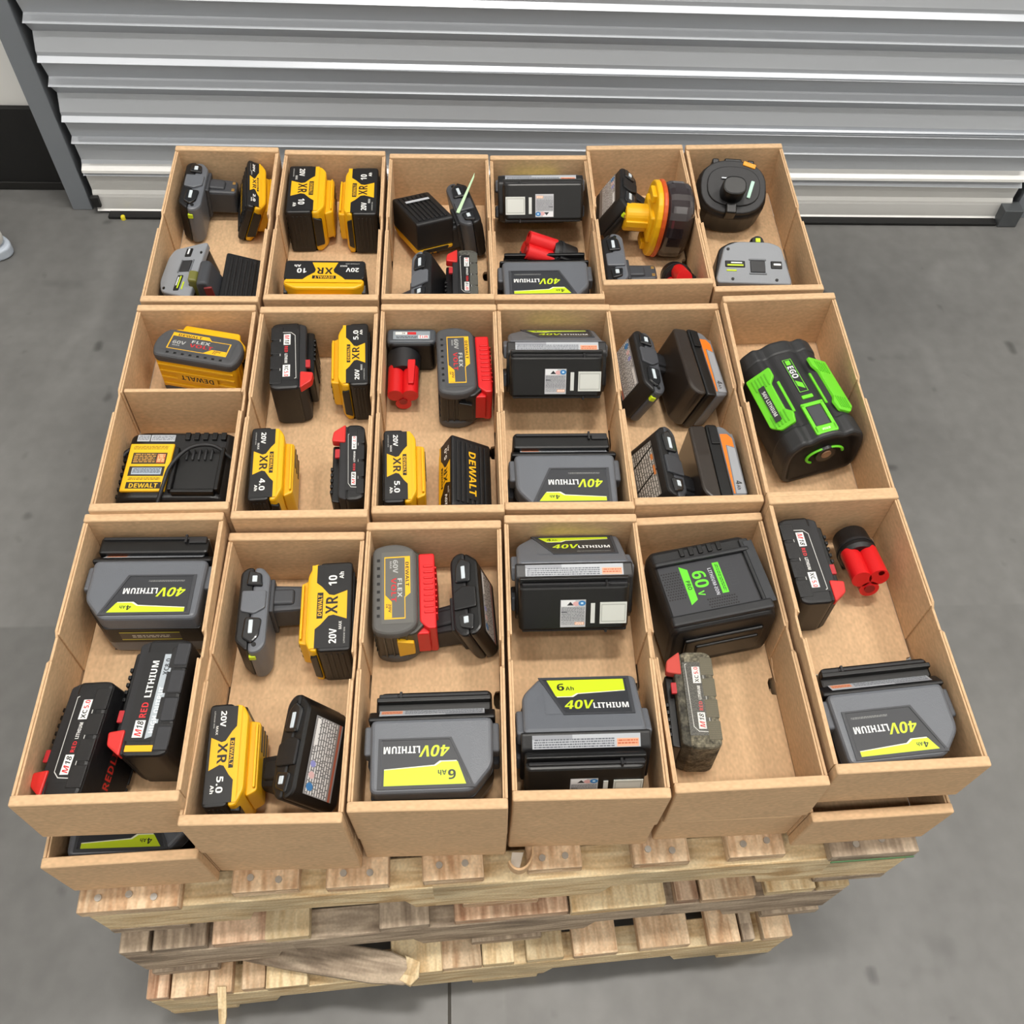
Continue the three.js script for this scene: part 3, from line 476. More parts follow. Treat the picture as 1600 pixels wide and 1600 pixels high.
function stripedPack(g) {
  const L = .124;
  P(g, 'base_shell', EX([[-L / 2, .0], [L / 2 - .014, .0], [L / 2, .01], [L / 2, .024], [-L / 2, .024]], .074, .004, .007, 3), mat(0x2a221c, .32, { key: 'brown', clearcoat: .3 }));
  P(g, 'seam_housing', [EX([[-L / 2 - .001, .023], [L / 2 + .002, .023], [L / 2 + .001, .04], [-L / 2, .04]], .076, .003, .004), B(.03, .012, .004, -L / 2 + .02, .032, .0385, .001)], black2);
  P(g, 'top_panel', EX([[-L / 2, .039], [L / 2, .039], [L / 2 - .004, .06], [-L / 2 + .02, .062], [-L / 2 + .003, .05]], .072, .003, .006, 3), mat(0x6f7277, .4, { key: 'pang' }));
  P(g, 'rail', [EX([[-L * .3, .058], [L * .34, .058], [L * .32, .067], [-L * .3, .067]], .046, .002, .0035)], black);
  for (const s of [-1, 1]) {
    DC(g, 'side_label', .1, .0185, print('ridg', 400, 74, (x, w, h) => { rect(x, '#6f7277', 0, 0, w, h); poly(x, '#f07a1a', [[0, 30], [30, 8], [92, 8], [74, 52], [400, 64], [400, 72], [0, 72]]); poly(x, '#9b9fa5', [[98, 6], [400, 6], [400, 58], [80, 46]]); txt(x, '4', 316, 32, 46, '#1c1c1e'); txt(x, 'Ah', 344, 38, 26, '#1c1c1e'); }), [.004, .05, s * .0364], [0, s > 0 ? 0 : Math.PI, 0]);
    P(g, 'side_screw', RX(CY(.003, .003, .002, -L / 2 + .012, s * .0375, -.032, 10), Math.PI / 2), metal);
  }
}
const platePack = (knob, sz = 1) => (g) => { g.scale.z = sz; // flat grey top plate on a black body, a knob at its far edge
  P(g, 'base_shell', RX(EX([[-.055, -.042], [.055, -.042], [.062, -.03], [.05, .03], [.03, .044], [-.03, .044], [-.052, .03], [-.062, -.03]], .05, .004, .008, 3), -Math.PI / 2).translate(0, .025, 0), black);
  P(g, 'top_plate', RX(EX([[-.058, -.043], [.058, -.043], [.059, -.036], [.046, .028], [.028, .036], [-.024, .036], [-.046, .026], [-.061, -.036]], .012, .003, .008, 3), -Math.PI / 2).translate(0, .055, 0), mat(0x8b8f95, .42, { key: 'plate', bumpMap: plastic, bumpScale: .0002 }));
  P(g, 'button', [B(.024, .003, .022, .006, .0615, .012, .002)], mat(0x2a2b2e, .4)); P(g, 'button_rim', [B(.028, .0022, .003, .006, .0615, .025, .0008), B(.028, .0022, .003, .006, .0615, -.001, .0008)], mat(0x6d7176, .4));
  P(g, 'status_slot', B(.032, .003, .012, -.03, .0612, .008, .003), black2); P(g, 'status_slot', B(.018, .003, .014, .036, .0612, .008, .002), black2);
  P(g, 'lime_mark', [B(.026, .0035, .003, -.03, .0618, .011, .0008), B(.016, .002, .003, -.036, .0612, .02, .0008)], lime); P(g, 'white_mark', [B(.012, .0035, .004, .037, .0618, .008, .0008), B(.018, .0034, .0025, -.028, .0619, .0065, .0006)], mat(0xdfe3e6, .4));
  P(g, 'screw', [[-.035, .036], [.035, .036], [-.04, -.02]].map(([x, z]) => CY(.0025, .0025, .002, x, .0612, z, 10)), black2);
  if (knob) P(g, 'knob', [CY(.012, .013, .03, .012, .03, -.045, 20), CY(.009, .011, .006, .012, .048, -.045, 20)], black2); if (knob) P(g, 'knob_tab', B(.008, .006, .008, .012, .05, -.045, .001), lime);
};
function roundPack(style) { // old style pack: oval body, collar plate and stem
  return (g) => {
    const oval = (a, b, k = 0) => { const p = []; for (let i = 0; i < 28; i++) { const t = i / 28 * Math.PI * 2, c = Math.cos(t), s = Math.sin(t); p.push([Math.sign(c) * a * Math.abs(c) ** .8, Math.sign(s) * b * Math.abs(s) ** .8]); } return p; };
    const up = (pts, d, y, bev, seg = 4) => RX(EX(SH(pts), d, bev, 0, seg), -Math.PI / 2).translate(0, y + d / 2, 0);
    if (style === 'yellow') {
      P(g, 'body', up(oval(.061, .05), .05, 0, .016, 6), mat(0x2c2426, .14, { key: 'smoke', clearcoat: .8 }));
      P(g, 'seal_ring', up(oval(.0625, .0515), .008, .047, .003), mat(0xc8541e, .4));
      P(g, 'collar_plate', [up(oval(.061, .05), .010, .054, .003), B(.05, .012, .07, 0, .064, 0, .004), ...[-1, 1].map((s) => B(.014, .01, .03, s * .046, .066, 0, .002))], yellow);
      P(g, 'stem', [RX(EX(SH(oval(.022, .019)), .04, .003, 0, 2), -Math.PI / 2).translate(0, .087, 0), B(.012, .04, .044, 0, .086, 0, .002)], yellow);
      P(g, 'contact', [B(.006, .004, .03, .006, .1066, 0, .0006)], brass);
    } else {
      P(g, 'body', up(oval(.06, .053), .062, 0, .012, 5), black);
      P(g, 'collar_plate', [up(oval(.056, .049), .008, .060, .003), up(oval(.045, .036), .005, .066, .002)], soot);
      P(g, 'rim_clip', [B(.03, .02, .012, 0, .052, -.05, .003), B(.012, .026, .014, -.03, .05, -.047, .003), B(.012, .026, .014, .03, .05, -.047, .003)], black2);
      P(g, 'stem', [RX(EX(SH(oval(.02, .017)), .03, .003, 0, 2), -Math.PI / 2).translate(-.004, .084, .014), B(.018, .024, .02, -.004, .066, .043, .003)], black2);
      P(g, 'wire_ridge', [B(.036, .003, .003, -.004, .0725, -.012, .001)], metal);
      P(g, 'pale_strip', T(RY(B(.006, .003, .032, 0, 0, 0, .001), -.25), .028, .0725, .006), mat(0xb8e0cf, .5)); P(g, 'orange_tab', T(RY(B(.022, .004, .008, 0, 0, 0, .001), -.3), .026, .068, -.041), mat(0xe89a1c, .5));
    }
  };
}
function charger(g) {
  P(g, 'case', EX([[-.077, 0], [.077, 0], [.08, .012], [.074, .042], [.06, .052], [-.052, .052], [-.068, .046], [-.08, .014]], .112, .006, .006, 3), black);
  P(g, 'label_bed', T(RX(B(.058, .078, .004, 0, 0, 0, .001), -Math.PI / 2), -.034, .0525, .006), yellow);
  DC(g, 'rating_label', .056, .076, print('chg', 256, 344, (x, w, h) => {
    rect(x, '#eebd16', 0, 0, w, h); fine(x, '#8a6c10', 20, 14, 210, 30, 10); rect(x, '#2b2620', 26, 66, 204, 84); fine(x, '#cf9c4a', 34, 74, 130, 70, 14); rect(x, '#c9642a', 172, 74, 50, 68); fine(x, '#f0d0a0', 176, 78, 42, 60, 12);
    rect(x, '#2b2620', 22, 168, 210, 72); rect(x, '#a9b7c6', 40, 178, 176, 50); fine(x, '#3c4652', 46, 184, 164, 40, 9); fine(x, '#6d5510', 30, 252, 190, 24, 10); rect(x, '#24201a', 26, 284, 206, 48); txt(x, 'DEWALT', 128, 309, 44, '#eebd16', { align: 'center' });
  }), [-.034, .0549, .006], [-Math.PI / 2, 0, 0]);
  DC(g, 'white_label', .05, .011, print('wl', 200, 44, (x, w, h) => { rect(x, '#b9bec4', 0, 0, w, h); rect(x, '#44474c', 66, 0, 6, h); fine(x, '#5c6068', 4, 6, 58, 32, 8); fine(x, '#5c6068', 78, 6, 118, 32, 8, 19); }), [-.032, .0526, -.044], [-Math.PI / 2, 0, 0]);
  P(g, 'bay_wall', [B(.006, .014, .07, .002, .054, .012, .002), B(.006, .014, .07, .062, .054, .012, .002), B(.056, .014, .006, .032, .054, .048, .002)], black2);
  P(g, 'bay_floor', B(.054, .004, .06, .032, .0535, .014, .001), mat(0x0c0c0d, .5)); P(g, 'bay_contact', ribs(5, .008, (d) => B(.0025, .008, .018, .032 + d, .0555, -.012, .0006)), mat(0x2e2f31, .4));
  P(g, 'vent_fin', [...ribs(6, .012, (d) => B(.008, .006, .005, -.0735, .036, .012 + d, .001)), ...ribs(6, .012, (d) => B(.008, .006, .005, .073, .036, .012 + d, .001)), ...ribs(5, .012, (d) => B(.007, .007, .012, .034 + d, .052, -.046, .001))], black2);
  const cv1 = new THREE.CatmullRomCurve3([[.072, .05, -.012], [.05, .064, -.022], [.022, .066, -.018], [.0, .064, .01], [-.006, .06, .04], [-.012, .05, .06]].map((p) => new THREE.Vector3(...p)));
  const cv2 = new THREE.CatmullRomCurve3([[-.05, .03, -.05], [-.072, .04, -.03], [-.087, .03, .0], [-.089, .02, .03], [-.08, .012, .056], [-.05, .01, .0615]].map((p) => new THREE.Vector3(...p)));
  P(g, 'power_cord', [clean(new THREE.TubeGeometry(cv1, 40, .0026, 8)), clean(new THREE.TubeGeometry(cv2, 40, .0032, 8))], soot);
}
function bigGreen(g) { // ridged pack, z along
  const L = .178, prof = [[-.055, .012], [-.045, 0], [.045, 0], [.055, .012], [.057, .05], [.052, .074], [.034, .088], [.024, .084], [.012, .092], [-.012, .092], [-.024, .084], [-.034, .088], [-.052, .074], [-.057, .05]];
  P(g, 'body', EX(prof, L, .006, .004, 3), soot);
  P(g, 'end_cap', [T(EX(prof.map(([x, y]) => [x * 1.03, y * 1.03 - .001]), .034, .005, .004, 3), 0, 0, L / 2 - .017), T(EX(prof.map(([x, y]) => [x * 1.03, y * 1.03 - .001]), .026, .005, .004, 3), 0, 0, -L / 2 + .013)], mat(0x232426, .5, { key: 'egocap' }));
  for (const s of [-1, 1]) {
    const pts = [[-.046, -.018], [.04, -.018], [.052, -.006], [.052, .016], [.036, .020], [.026, .012], [-.022, .012], [-.03, .020], [-.046, .020]];
    const sg = EX(pts.map(([a, b]) => [a, b * s * -1]), .005, .001, .003); RX(sg, -Math.PI / 2); RY(sg, -Math.PI / 2); // lies flat, x -> z
    const p = P(g, 'green_panel', sg, green); p.position.set(s * .0445, .0815, 0); p.rotation.z = -s * .62;
    P(p, 'panel_rib', ribs(5, .005, (d) => B(.0022, .0015, .02, d - .0, .0028, -.03, .0004)).concat(ribs(5, .005, (d) => B(.0022, .0015, .02, d, .0028, .036, .0004))), mat(0x5cb81f, .5, { key: 'grn2' }));
    P(g, 'green_bar', T(RZ(B(.004, .003, .056, 0, 0, 0, .001), -s * .5), s * .0235, .0855, 0.004), green);
    if (s < 0) { const m = DC(g, 'spec_label', .062, .0095, print('ego2', 330, 50, (x, w, h) => { rect(x, '#2c2c2e', 0, 0, w, h); txt(x, '56V LITHIUM', w / 2, 26, 38, '#d5d7d8', { align: 'center', sx: 1.02 }); }), [0, 0, 0], [-Math.PI / 2, 0, 0]); m.position.set(-.049, .0838, .008); m.rotation.set(0, -Math.PI / 2, 0); m.rotation.order = 'ZYX'; m.rotation.z = .62; }
  }
  const m2 = DC(g, 'brand_label', .062, .015, print('ego', 330, 80, (x, w, h) => { rect(x, '#1b1c1d', 0, 0, w, h); x.strokeStyle = '#6cd227'; x.lineWidth = 5; x.strokeRect(6, 8, 318, 64); rect(x, '#6cd227', 16, 22, 44, 36); txt(x, 'EGO', 68, 42, 64, '#e9ecec', { sx: .96 }); poly(x, '#6cd227', [[210, 62], [246, 18], [300, 18], [264, 62]]); }), [0, 0, 0], [-Math.PI / 2, 0, 0]); m2.position.set(0, .0926, -.022); m2.rotation.y = -Math.PI / 2;
  P(g, 'green_button', B(.016, .003, .006, 0, .0925, .018, .001), green);
  P(g, 'release_frame', [B(.005, .004, .05, -.0135, .0925, .056, .001), B(.005, .004, .05, .0135, .0925, .056, .001), B(.032, .004, .006, 0, .0925, .032, .001), B(.032, .004, .014, 0, .0925, .076, .002)], green);
  P(g, 'release_button', B(.021, .003, .034, 0, .0925, .052, .002), grey2); DC(g, 'small_label', .014, .006, print('egos', 96, 40, (x, w, h) => { rect(x, '#6cd227', 0, 0, w, h); fine(x, '#e6f6d8', 8, 8, 80, 26, 12); }), [0, .0947, .077], [-Math.PI / 2, 0, 0]);
  const ring = [RX(T(new THREE.TorusGeometry(.026, .0022, 8, 36, Math.PI * 1.25), 0, 0, 0), 0)]; ring[0].scale(1, .6, 1); P(g, 'gauge_ring', T(ring[0], 0, .052, L / 2 + .001), green); P(g, 'gauge', T(RX(CY(.014, .016, .006, 0, 0, 0, 28), Math.PI / 2), 0, .055, L / 2 + .001), black2); P(g, 'gauge_dial', T(RX(CY(.007, .007, .002, 0, 0, 0, 20), Math.PI / 2), 0, .057, L / 2 + .0045), mat(0x8a6a50, .4));
}
function bigBlack(g) { // vented pack lying on its back, x across
  P(g, 'body', EX([[-.068, 0], [.062, 0], [.066, .02], [.066, .082], [.058, .096], [-.062, .096], [-.068, .084]], .116, .007, .006, 3), black);
  P(g, 'top_frame', [T(EX([[-.064, 0], [.06, 0], [.058, .006], [-.062, .006]], .006, .002, .002), 0, .096, -.034), T(EX([[-.066, 0], [.062, 0], [.06, .007], [-.064, .007]], .014, .003, .003), 0, .0955, .047), B(.012, .005, .1, .056, .097, 0, .002)], mat(0x232427, .34, { key: 'gwf' }));
  DC(g, 'top_label', .108, .074, print('gw', 640, 440, (x, w, h) => {
    rect(x, '#303136', 0, 0, w, h); x.fillStyle = '#000000'; for (let j = 0; j < 11; j++) for (let i = 0; i < 7; i++) { x.beginPath(); x.arc(14 + i * 19 + (j % 2) * 9, 60 + j * 22, 6.5, 0, 7); x.fill(); } for (let j = 0; j < 4; j++) for (let i = 0; i < 12; i++) { x.beginPath(); x.arc(280 + i * 18 + (j % 2) * 9, 330 + j * 22, 6.5, 0, 7); x.fill(); }
    x.save(); x.translate(130, 186); x.scale(1.22, 1.22); x.translate(-130, -186); poly(x, '#62d326', [[150, 50], [196, 80], [196, 290], [150, 320]]); x.save(); x.translate(174, 186); x.rotate(Math.PI / 2); txt(x, 'PRO', 0, 0, 34, '#12240a', { align: 'center' }); x.restore();
    x.save(); x.translate(252, 172); x.rotate(Math.PI / 2); txt(x, '60', -14, 0, 112, '#62d326', { align: 'center' }); txt(x, 'V', 82, 22, 56, '#62d326', { align: 'center' }); x.restore();
    x.save(); x.translate(326, 190); x.rotate(Math.PI / 2); txt(x, 'LITHIUM-ION', 0, 0, 30, '#b9bcc4', { align: 'center' }); x.restore(); poly(x, '#62d326', [[352, 64], [392, 64], [392, 280], [352, 280]]); x.save(); x.translate(372, 172); x.rotate(Math.PI / 2); fine(x, '#1d5a0c', -96, -10, 192, 20, 10); x.restore(); x.restore();
    x.strokeStyle = '#34363a'; x.lineWidth = 5; for (let i = 0; i < 4; i++) { x.strokeRect(486, 60 + i * 52, 54, 30); }
  }, .4), [-.006, .0964, .006], [-Math.PI / 2, 0, 0]);
  P(g, 'front_grip', [B(.1, .05, .006, 0, .045, .0595, .003), B(.08, .03, .005, .004, .042, .0625, .003)], black2);
  P(g, 'latch_text_bar', T(RX(B(.012, .09, .002, 0, 0, 0, .0008), -Math.PI / 2), .06, .0995, .0), mat(0x2d2f33, .4)); P(g, 'vent_grille', ribs(5, .012, (d) => B(.006, .003, .012, d, .097, -.047, .001)), black2);
}
function shadePack(g) { // small dark pack standing on end, olive side, lime label at its foot
  P(g, 'body', EX([[-.012, 0], [.014, 0], [.016, .05], [.006, .088], [-.01, .088], [-.014, .05]], .05, .004, .005, 3), grey2);
  P(g, 'olive_stem', EX([[-.03, .0], [-.014, 0], [-.012, .08], [-.026, .084]], .022, .003, .004), mat(0x6d6c2e, .5)); P(g, 'red_trim', [B(.012, .03, .004, .006, .064, .0255, .001)], mat(0x7a2a2a, .5)); P(g, 'lime_label', B(.024, .012, .004, -.012, .01, .0265, .001), lime); P(g, 'white_label', B(.012, .009, .004, .01, .01, .0265, .001), mat(0xd6d9da, .5));
}
// ---------------------------------------------------------------- the packs, tray by tray (tray numbers 0-17, back row first)
const f = (i, d = 0) => floorY[i] + 0.0006 + d;
const UP = {}, BL_ = -90, BR_ = 90; // base to the left / to the right
function put(kind, key, builder, label, group, x, i, z, yaw, o = {}) {
  const g = make(kind, key, builder); tag(g, label, 'battery', group); return seat(g, x, i, z, yaw, o);
}
// lay a pack on the floor of tray i, kept inside its four walls
function seat(g, x, i, z, yaw, { flip, dy = 0, tx = 0, tz = 0, lie = true } = {}) {
  const q = new THREE.Quaternion().setFromEuler(new THREE.Euler(tx * D, 0, tz * D, 'ZXY')), y = new THREE.Quaternion().setFromAxisAngle(new THREE.Vector3(0, 1, 0), yaw * D), l = new THREE.Quaternion();
  if (lie) l.setFromAxisAngle(new THREE.Vector3(1, 0, 0), flip ? Math.PI / 2 : -Math.PI / 2);
  const t = TRAYS[i], tq = new THREE.Quaternion().setFromEuler(new THREE.Euler(tiltX[i], 0, tiltZ[i], 'YXZ'));
  g.quaternion.copy(tq).multiply(q).multiply(y).multiply(l); g.position.set(0, 0, 0); g.updateMatrixWorld(true); box3.setFromObject(g, true);
  const hx = (box3.max.x - box3.min.x) / 2, hz = (box3.max.z - box3.min.z) / 2, lim = (v, c, half, size) => { const r = half - size; return r <= 0 ? c : Math.max(c - r, Math.min(c + r, v)); };
  const Z = lim(z, t[2], .1683, hz), X = lim(x, t[0] + t[3] * (Z - t[2]), .0774 - Math.abs(t[3]) * .03, hx);
  const fy = floorY[i] + .0006 + dy + (X - t[0]) * tiltZ[i] - (Z - t[2]) * tiltX[i] + Math.abs(tiltZ[i]) * hx * .5 + Math.abs(tiltX[i]) * hz * .5;
  g.position.set(X - (box3.min.x + box3.max.x) / 2, fy - box3.min.y - Math.abs(tiltZ[i]) * hx * .9 - Math.abs(tiltX[i]) * hz * .9, Z - (box3.min.z + box3.max.z) / 2); g.updateMatrixWorld(true); return g;
}
const YB = 'yellow and black slide packs', SP = 'slim packs with a stem', GP = 'large grey garden tool packs', RL = 'black packs with a red latch';
const slim = stemPack({ accent: true }), slimBlk = stemPack({ body: black, back: black2, st: sticker('#8d8d8f', true, 'a') }), slimStk = stemPack({ body: mat(0x45474c, .42, { key: 'sg' }), st: sticker('#8d8d90', true, 'b'), accent: true }), slimSlash = stemPack({ body: mat(0x3b3d42, .42, { key: 'sg2' }), st: slash });
// back row
put('stem_battery', 'slim', slim, 'grey slim stem pack with brass contacts in the back left tray', SP, -.462, 0, -.476, BL_, { tz: -4 });
put('slide_battery', 'xrc5', xr('c', '2.0'), 'thin yellow compact pack by the right wall of the back left tray', YB, -.383, 0, -.487, BL_ + 6, { tz: -22 });
put('plate_battery', 'plateL', platePack(false, .72), 'flat grey pack with lime marks at the front of the back left tray', 'flat grey plate packs', -.5, 0, -.286, 84, { lie: false, tz: 10 });
put('small_battery', 'shade', shadePack, 'small dark pack with a lime label squeezed between grey and black packs', null, -.432, 0, -.256, 0, { lie: false, tz: 6 });
put('slide_battery', 'xrk', (g) => railPack(g, { L: .112, W: .06, h0: .034, h1: .046, h2: .055 }), 'black ribbed pack with a yellow edge lying base up, back left tray', YB, -.38, 0, -.272, -90, { lie: false, tz: 163 });
put('slide_battery', 'xrx10', xr('x', '10'), 'large yellow and black pack by the left wall of the second back tray', YB, -.302, 1, -.474, BL_ + 2);
put('slide_battery', 'xrl10', xr('l', '10'), 'large yellow and black pack by the right wall of the second back tray', YB, -.207, 1, -.47, BR_ + 1);
put('slide_battery', 'xrx10', null, 'large pack lying across the second back tray with yellow side to the front', YB, -.256, 1, -.262, 180);
put('slide_battery', 'xrb', (g) => { railPack(g, { L: .1, W: .066, h0: .048, h1: .06, h2: .068, baseRibs: false }); P(g, 'white_bar', B(.006, .0008, .042, .02, -.003, 0, 0), mat(0xb9bcc2, .5)); }, 'black block pack lying askew base up in the third back tray', YB, -.116, 2, -.44, 64, { lie: false, tz: 180, tx: 10 });
put('stem_battery', 'slimStk', slimStk, 'dark grey stem pack leaning on the right wall with pale green strip', SP, -.036, 2, -.455, BR_ + 14, { tz: 8 });
{ const o = make('cable_tie', 'strip', (g) => { P(g, 'band', EX([[-.003, -.036], [.003, -.036], [.0042, .03], [.002, .038]], .0014, .0004, .001), mat(0xb9d8b0, .5)); P(g, 'head', B(.006, .008, .003, 0, -.036, 0, .001), mat(0xb9d8b0, .5)); }); tag(o, 'pale green plastic strip lying across a dark stem pack', 'strip'); o.position.set(-.038, .611, -.462); o.rotation.set(-1.2, -.38, 0, 'YXZ'); }
put('stem_battery', 'slim', null, 'grey slim pack at the front left of the third back tray', SP, -.125, 2, -.272, BR_, { tz: 28 });
put('latch_battery', 'mcg', latchPack({ L: .118, h0: .03, label: mPrint('2.0', '2'), base: mat(0x77797b, .7, { key: 'dustbase', map: mudTex }), up: -1 }), 'short worn pack with red latch and dusty grey base, third back tray', RL, -.048, 2, -.268, BL_, { flip: true });
put('garden_battery', 'v4r', garden({ k: -1 }), 'black rear side of a grey garden pack turned upside down, back tray', GP, .087, 3, -.5, 180, { flip: true, tx: -38 });
put('stem_battery', 'm12', stemRed({}), 'red tip of a small pack wedged between two garden packs', 'small red stem packs', .096, 3, -.362, 0, { lie: false, tz: 68, dy: .02 });
put('garden_battery', 'v4', garden({}), 'grey garden pack with lime stripe at the front of the back tray', GP, .082, 3, -.296, 180);
put('stem_battery', 'slimLime', stemPack({ body: black, back: black, st: sticker('#7d7672', false, 'c'), accent: true }), 'black stem pack with lime latch leaning by the left tray wall, back row', SP, .218, 4, -.48, BL_ - 8, { tz: -34 });
put('round_battery', 'ry', roundPack('yellow'), 'yellow pack with round smoky body lying on its side, stem to the left', 'old round stem packs', .29, 4, -.428, 0, { lie: false, tz: 84 });
put('stem_battery', 'slim', null, 'grey slim stem pack at the front left of the fifth back tray', SP, .216, 4, -.318, BR_, { flip: true });
put('stem_battery', 'm12', null, 'small black pack with red end at the front right, fifth back tray', 'small red stem packs', .306, 4, -.298, 60, { lie: false, tx: 62 });
put('round_battery', 'rb', roundPack('black'), 'black round pack with orange tab in the back right corner tray', 'old round stem packs', .416, 5, -.5, -6, { lie: false, tx: 24 });
put('plate_battery', 'plate', platePack(true), 'flat grey pack with black knob at the front of the back right tray', 'flat grey plate packs', .42, 5, -.33, -4, { lie: false, tx: 14 });
// middle row
put('slide_battery', 'fxY', flex(yellow, null, false), 'yellow pack with dark grey lid behind the cross divider', YB, -.413, 6, -.122, -12);
{ const o = make('battery_charger', 'chg', charger); tag(o, 'black charger with yellow rating label and coiled cord in the divided tray', 'charger'); o.position.set(-.43, f(6), .077); o.rotation.y = -.02; }
put('latch_battery', 'm5', latchPack({ label: mPrint('5.0', '5'), up: -1 }), 'black pack with red latch at the top left of the second middle tray', RL, -.288, 7, -.092, BR_ + 4, { flip: true });
put('slide_battery', 'xrm5', xr('m', '5.0'), 'yellow pack against the right wall, top of the second middle tray', YB, -.194, 7, -.094, BR_ + 3);
put('slide_battery', 'xrm4', xr('m', '4.0'), 'yellow pack marked 4 Ah at the bottom left of the second middle tray', YB, -.302, 7, .095, BL_ + 3);
put('latch_battery', 'mc', latchPack({ L: .122, h0: .024, label: mPrint('2.0', '2'), up: -1 }), 'slim black pack with red latch at the bottom right of the second middle tray', RL, -.187, 7, .094, BL_ + 2, { flip: true });
put('stem_battery', 'm12xc', stemRed({ xc: true }), 'red stem pack with grey head standing in the third middle tray', 'small red stem packs', -.124, 8, -.12, 0, { lie: true, flip: true });
put('slide_battery', 'fxR', flex(black, red, false), 'grey vented pack with red rail cover in the third middle tray', YB, -.045, 8, -.088, BL_ + 2);
put('slide_battery', 'xrm5', null, 'yellow pack marked 5 at the bottom left of the third middle tray', YB, -.128, 8, .094, BL_ + 2);
put('slide_battery', 'xrn', xr('n', '5.0'), 'pack lying base up with yellow lettering on black, third middle tray', YB, -.047, 8, .094, -90, { lie: false, tz: 152 });
put('garden_battery', 'v4', null, 'garden pack showing its black rear and white tag, top of middle tray', GP, .086, 9, -.1, 0, { tx: -36 });
put('garden_battery', 'v4', null, 'grey garden pack with lime stripe at the bottom of the middle tray', GP, .087, 9, .1, 0, { flip: true });
put('stem_battery', 'slimStk', null, 'stem pack with dull grey sticker at the top left, fifth middle tray', SP, .216, 10, -.093, BL_ + 4, { tz: -25 });
put('striped_battery', 'ridg', stripedPack, 'dark pack with thin orange stripe at the top right, fifth middle tray', 'dark packs with an orange stripe', .3, 10, -.088, BL_ + 6, { tz: -18 });
put('stem_battery', 'slimSlash', slimSlash, 'stem pack with black slashed sticker at the bottom left, fifth middle tray', SP, .228, 10, .09, BR_ + 4, { flip: true, tz: -32 });
put('striped_battery', 'ridg', null, 'dark pack with broad orange and grey panel at the bottom right, fifth middle tray', 'dark packs with an orange stripe', .298, 10, .088, BL_ + 2, { tz: -4 });
{ const o = make('ridged_battery', 'ego', bigGreen); tag(o, 'big black pack with bright green panels in the right middle tray', 'battery'); seat(o, .405, 11, -.012, 13, { lie: false, tz: 4 }); }
// front row
put('garden_battery', 'v4', null, 'grey garden pack with lime stripe at the top of the front left tray', GP, -.421, 12, .262, 0, { flip: true, tx: -3 });
put('latch_battery', 'm5b', latchPack({ label: mPrint('5.0', '5'), text: true, L: .13, h0: .044, W: .076 }), 'black pack with red lettering on its base, bottom left of front left tray', RL, -.475, 12, .465, BR_ - 6, { tz: 16 });
put('latch_battery', 'ho', latchPack({ label: hoPrint, L: .138, h0: .05, W: .08, sticker: true }), 'tall black pack with silver bar and yellow sticker in the front left tray', RL, -.374, 12, .42, BR_ - 3, { tz: 6 });
put('stem_battery', 'slim', null, 'grey slim stem pack at the top left of the second front tray', SP, -.282, 13, .296, BL_ + 2, { tz: -2 });
put('slide_battery', 'xrl10', xr('l', '10'), 'large yellow and black pack at the top right of the second front tray', YB, -.213, 13, .298, BR_ + 2);
put('slide_battery', 'xrm5', null, 'worn yellow pack at the bottom left of the second front tray', YB, -.306, 13, .478, BL_ + 3);
put('stem_battery', 'slimBlk', slimBlk, 'black stem pack with grey sticker at the bottom right, second front tray', SP, -.222, 13, .472, BR_ - 8, { tz: 34 });
put('slide_battery', 'fxD', flex(mat(0x39362f, .4, { key: 'smk' }), red, true), 'dusty grey pack with red rail cover at the top of the third front tray', YB, -.132, 14, .276, BL_ + 2);
put('stem_battery', 'slimBlk', null, 'black stem pack with grey sticker at the top right, third front tray', SP, -.046, 14, .282, BR_ + 3, { tz: 17 });
put('garden_battery', 'v6', garden({ six: true }), 'grey garden pack marked 6 Ah lying upside down, third front tray', GP, -.087, 14, .466, 180);
put('garden_battery', 'v4', null, 'garden pack leaning on the back wall of the fourth front tray, rear side showing', GP, .083, 15, .255, 0, { tx: -35 });
put('garden_battery', 'v6', null, 'grey garden pack marked 6 Ah reading upright, bottom of fourth front tray', GP, .08, 15, .466, 0, { tx: -20 });
{ const o = make('vented_battery', 'gw', bigBlack); tag(o, 'big black vented pack with green figures, top of the fifth front tray', 'battery'); seat(o, .245, 16, .282, 9, { lie: false, tz: 2 }); }
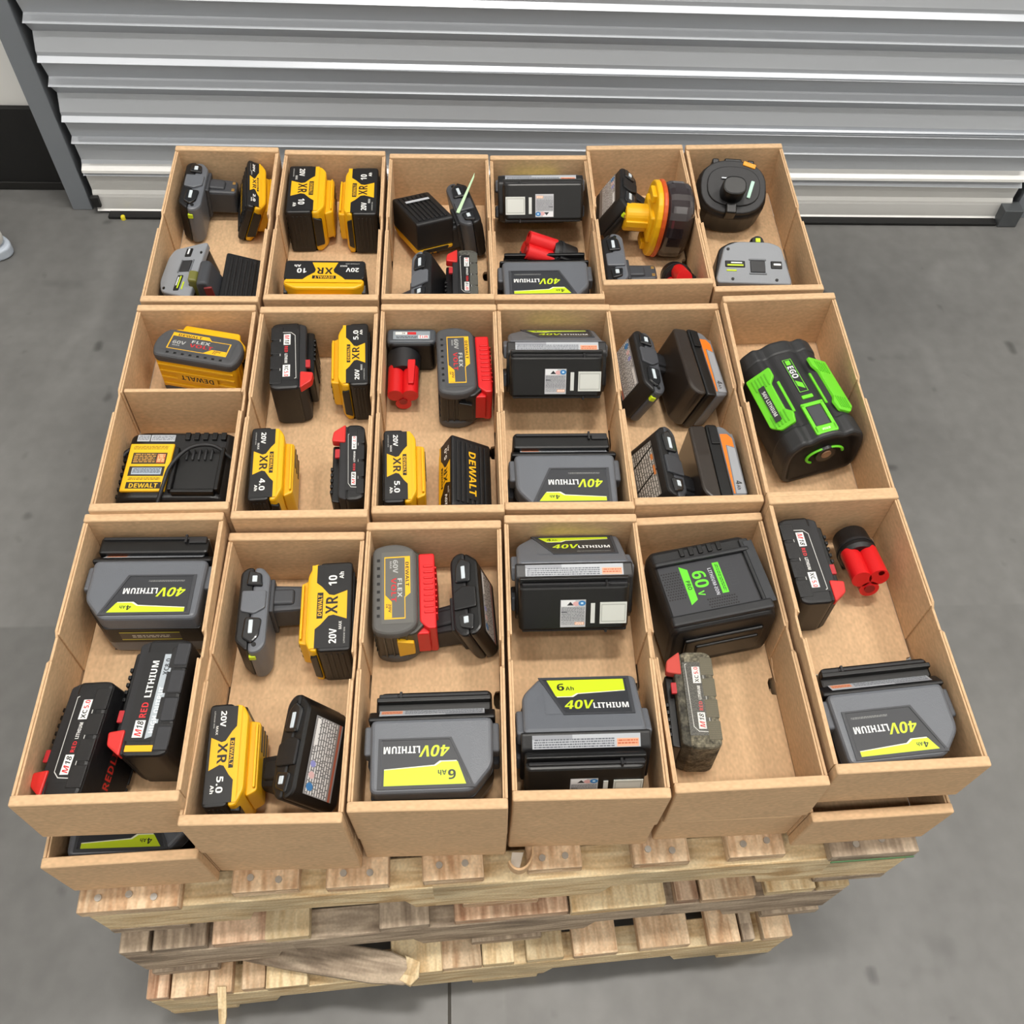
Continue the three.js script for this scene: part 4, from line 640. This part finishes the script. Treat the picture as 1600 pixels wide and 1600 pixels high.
put('latch_battery', 'm5d', latchPack({ label: mPrint('5.0', '5d', true), dirty: true, h0: .036, L: .12, up: -1 }), 'dusty mud splashed pack with red latch in the fifth front tray', RL, .212, 16, .425, BL_ - 2, { flip: true });
put('latch_battery', 'm5', null, 'scuffed black pack with red latch at the top left of the front right tray', RL, .368, 17, .253, BR_ + 3, { flip: true });
put('stem_battery', 'm12', null, 'small red stem pack with black cap by the right wall, front right tray', 'small red stem packs', .462, 17, .232, 8, { lie: false, tx: 74 });
put('garden_battery', 'v4', null, 'grey garden pack with lime stripe at the bottom of the front right tray', GP, .431, 17, .455, 184);
{ const g = make('garden_battery', 'v4'); tag(g, 'garden pack in the lower front left tray, only its lime strip showing', 'battery', GP); pose(g, -.432, .4265, .495, 180); }
// ---------------------------------------------------------------- on the floor
{ const o = make('yellow_cap', 'ycap', (g) => { P(g, 'cap', [CY(.006, .0065, .007, 0, .0035, 0, 12), CY(.0045, .006, .003, 0, .0085, 0, 12)], mat(0xe6d52a, .5)); }); tag(o, 'tiny yellow plastic bit on the floor by the roller door', 'scrap'); o.position.set(-.912, 0.0003, -1.168); }
{ const g = make('shoe', 'shoe', (g) => { const o = []; for (let i = 0; i <= 20; i++) { const t = -Math.PI / 2 + i / 20 * Math.PI; o.push([.16 * Math.cos(t) ** .7, .05 * Math.sin(t)]); } o.push([-.14, .045], [-.14, -.045]);
    P(g, 'sole', RX(EX(SH(o.map(([x, y]) => [x * 1.03, y * 1.06])), .028, .006, 0, 3), -Math.PI / 2).translate(0, .0145, 0), mat(0xbfc9d6, .6)); P(g, 'upper', RX(EX(SH(o), .05, .022, 0, 5), -Math.PI / 2).translate(-.006, .05, 0), mat(0xe2e1dc, .7)); P(g, 'toe_cap', T(new THREE.SphereGeometry(.05, 20, 14).scale(1.1, .75, .92), .09, .045, 0), mat(0xe9e8e4, .6)); });
  tag(g, 'rounded toe of a white shoe cut off by the left photo edge', 'shoe'); g.position.set(-1.315, 0.0003, -1.065); g.rotation.y = -.2; }
renderer.render(scene, camera);
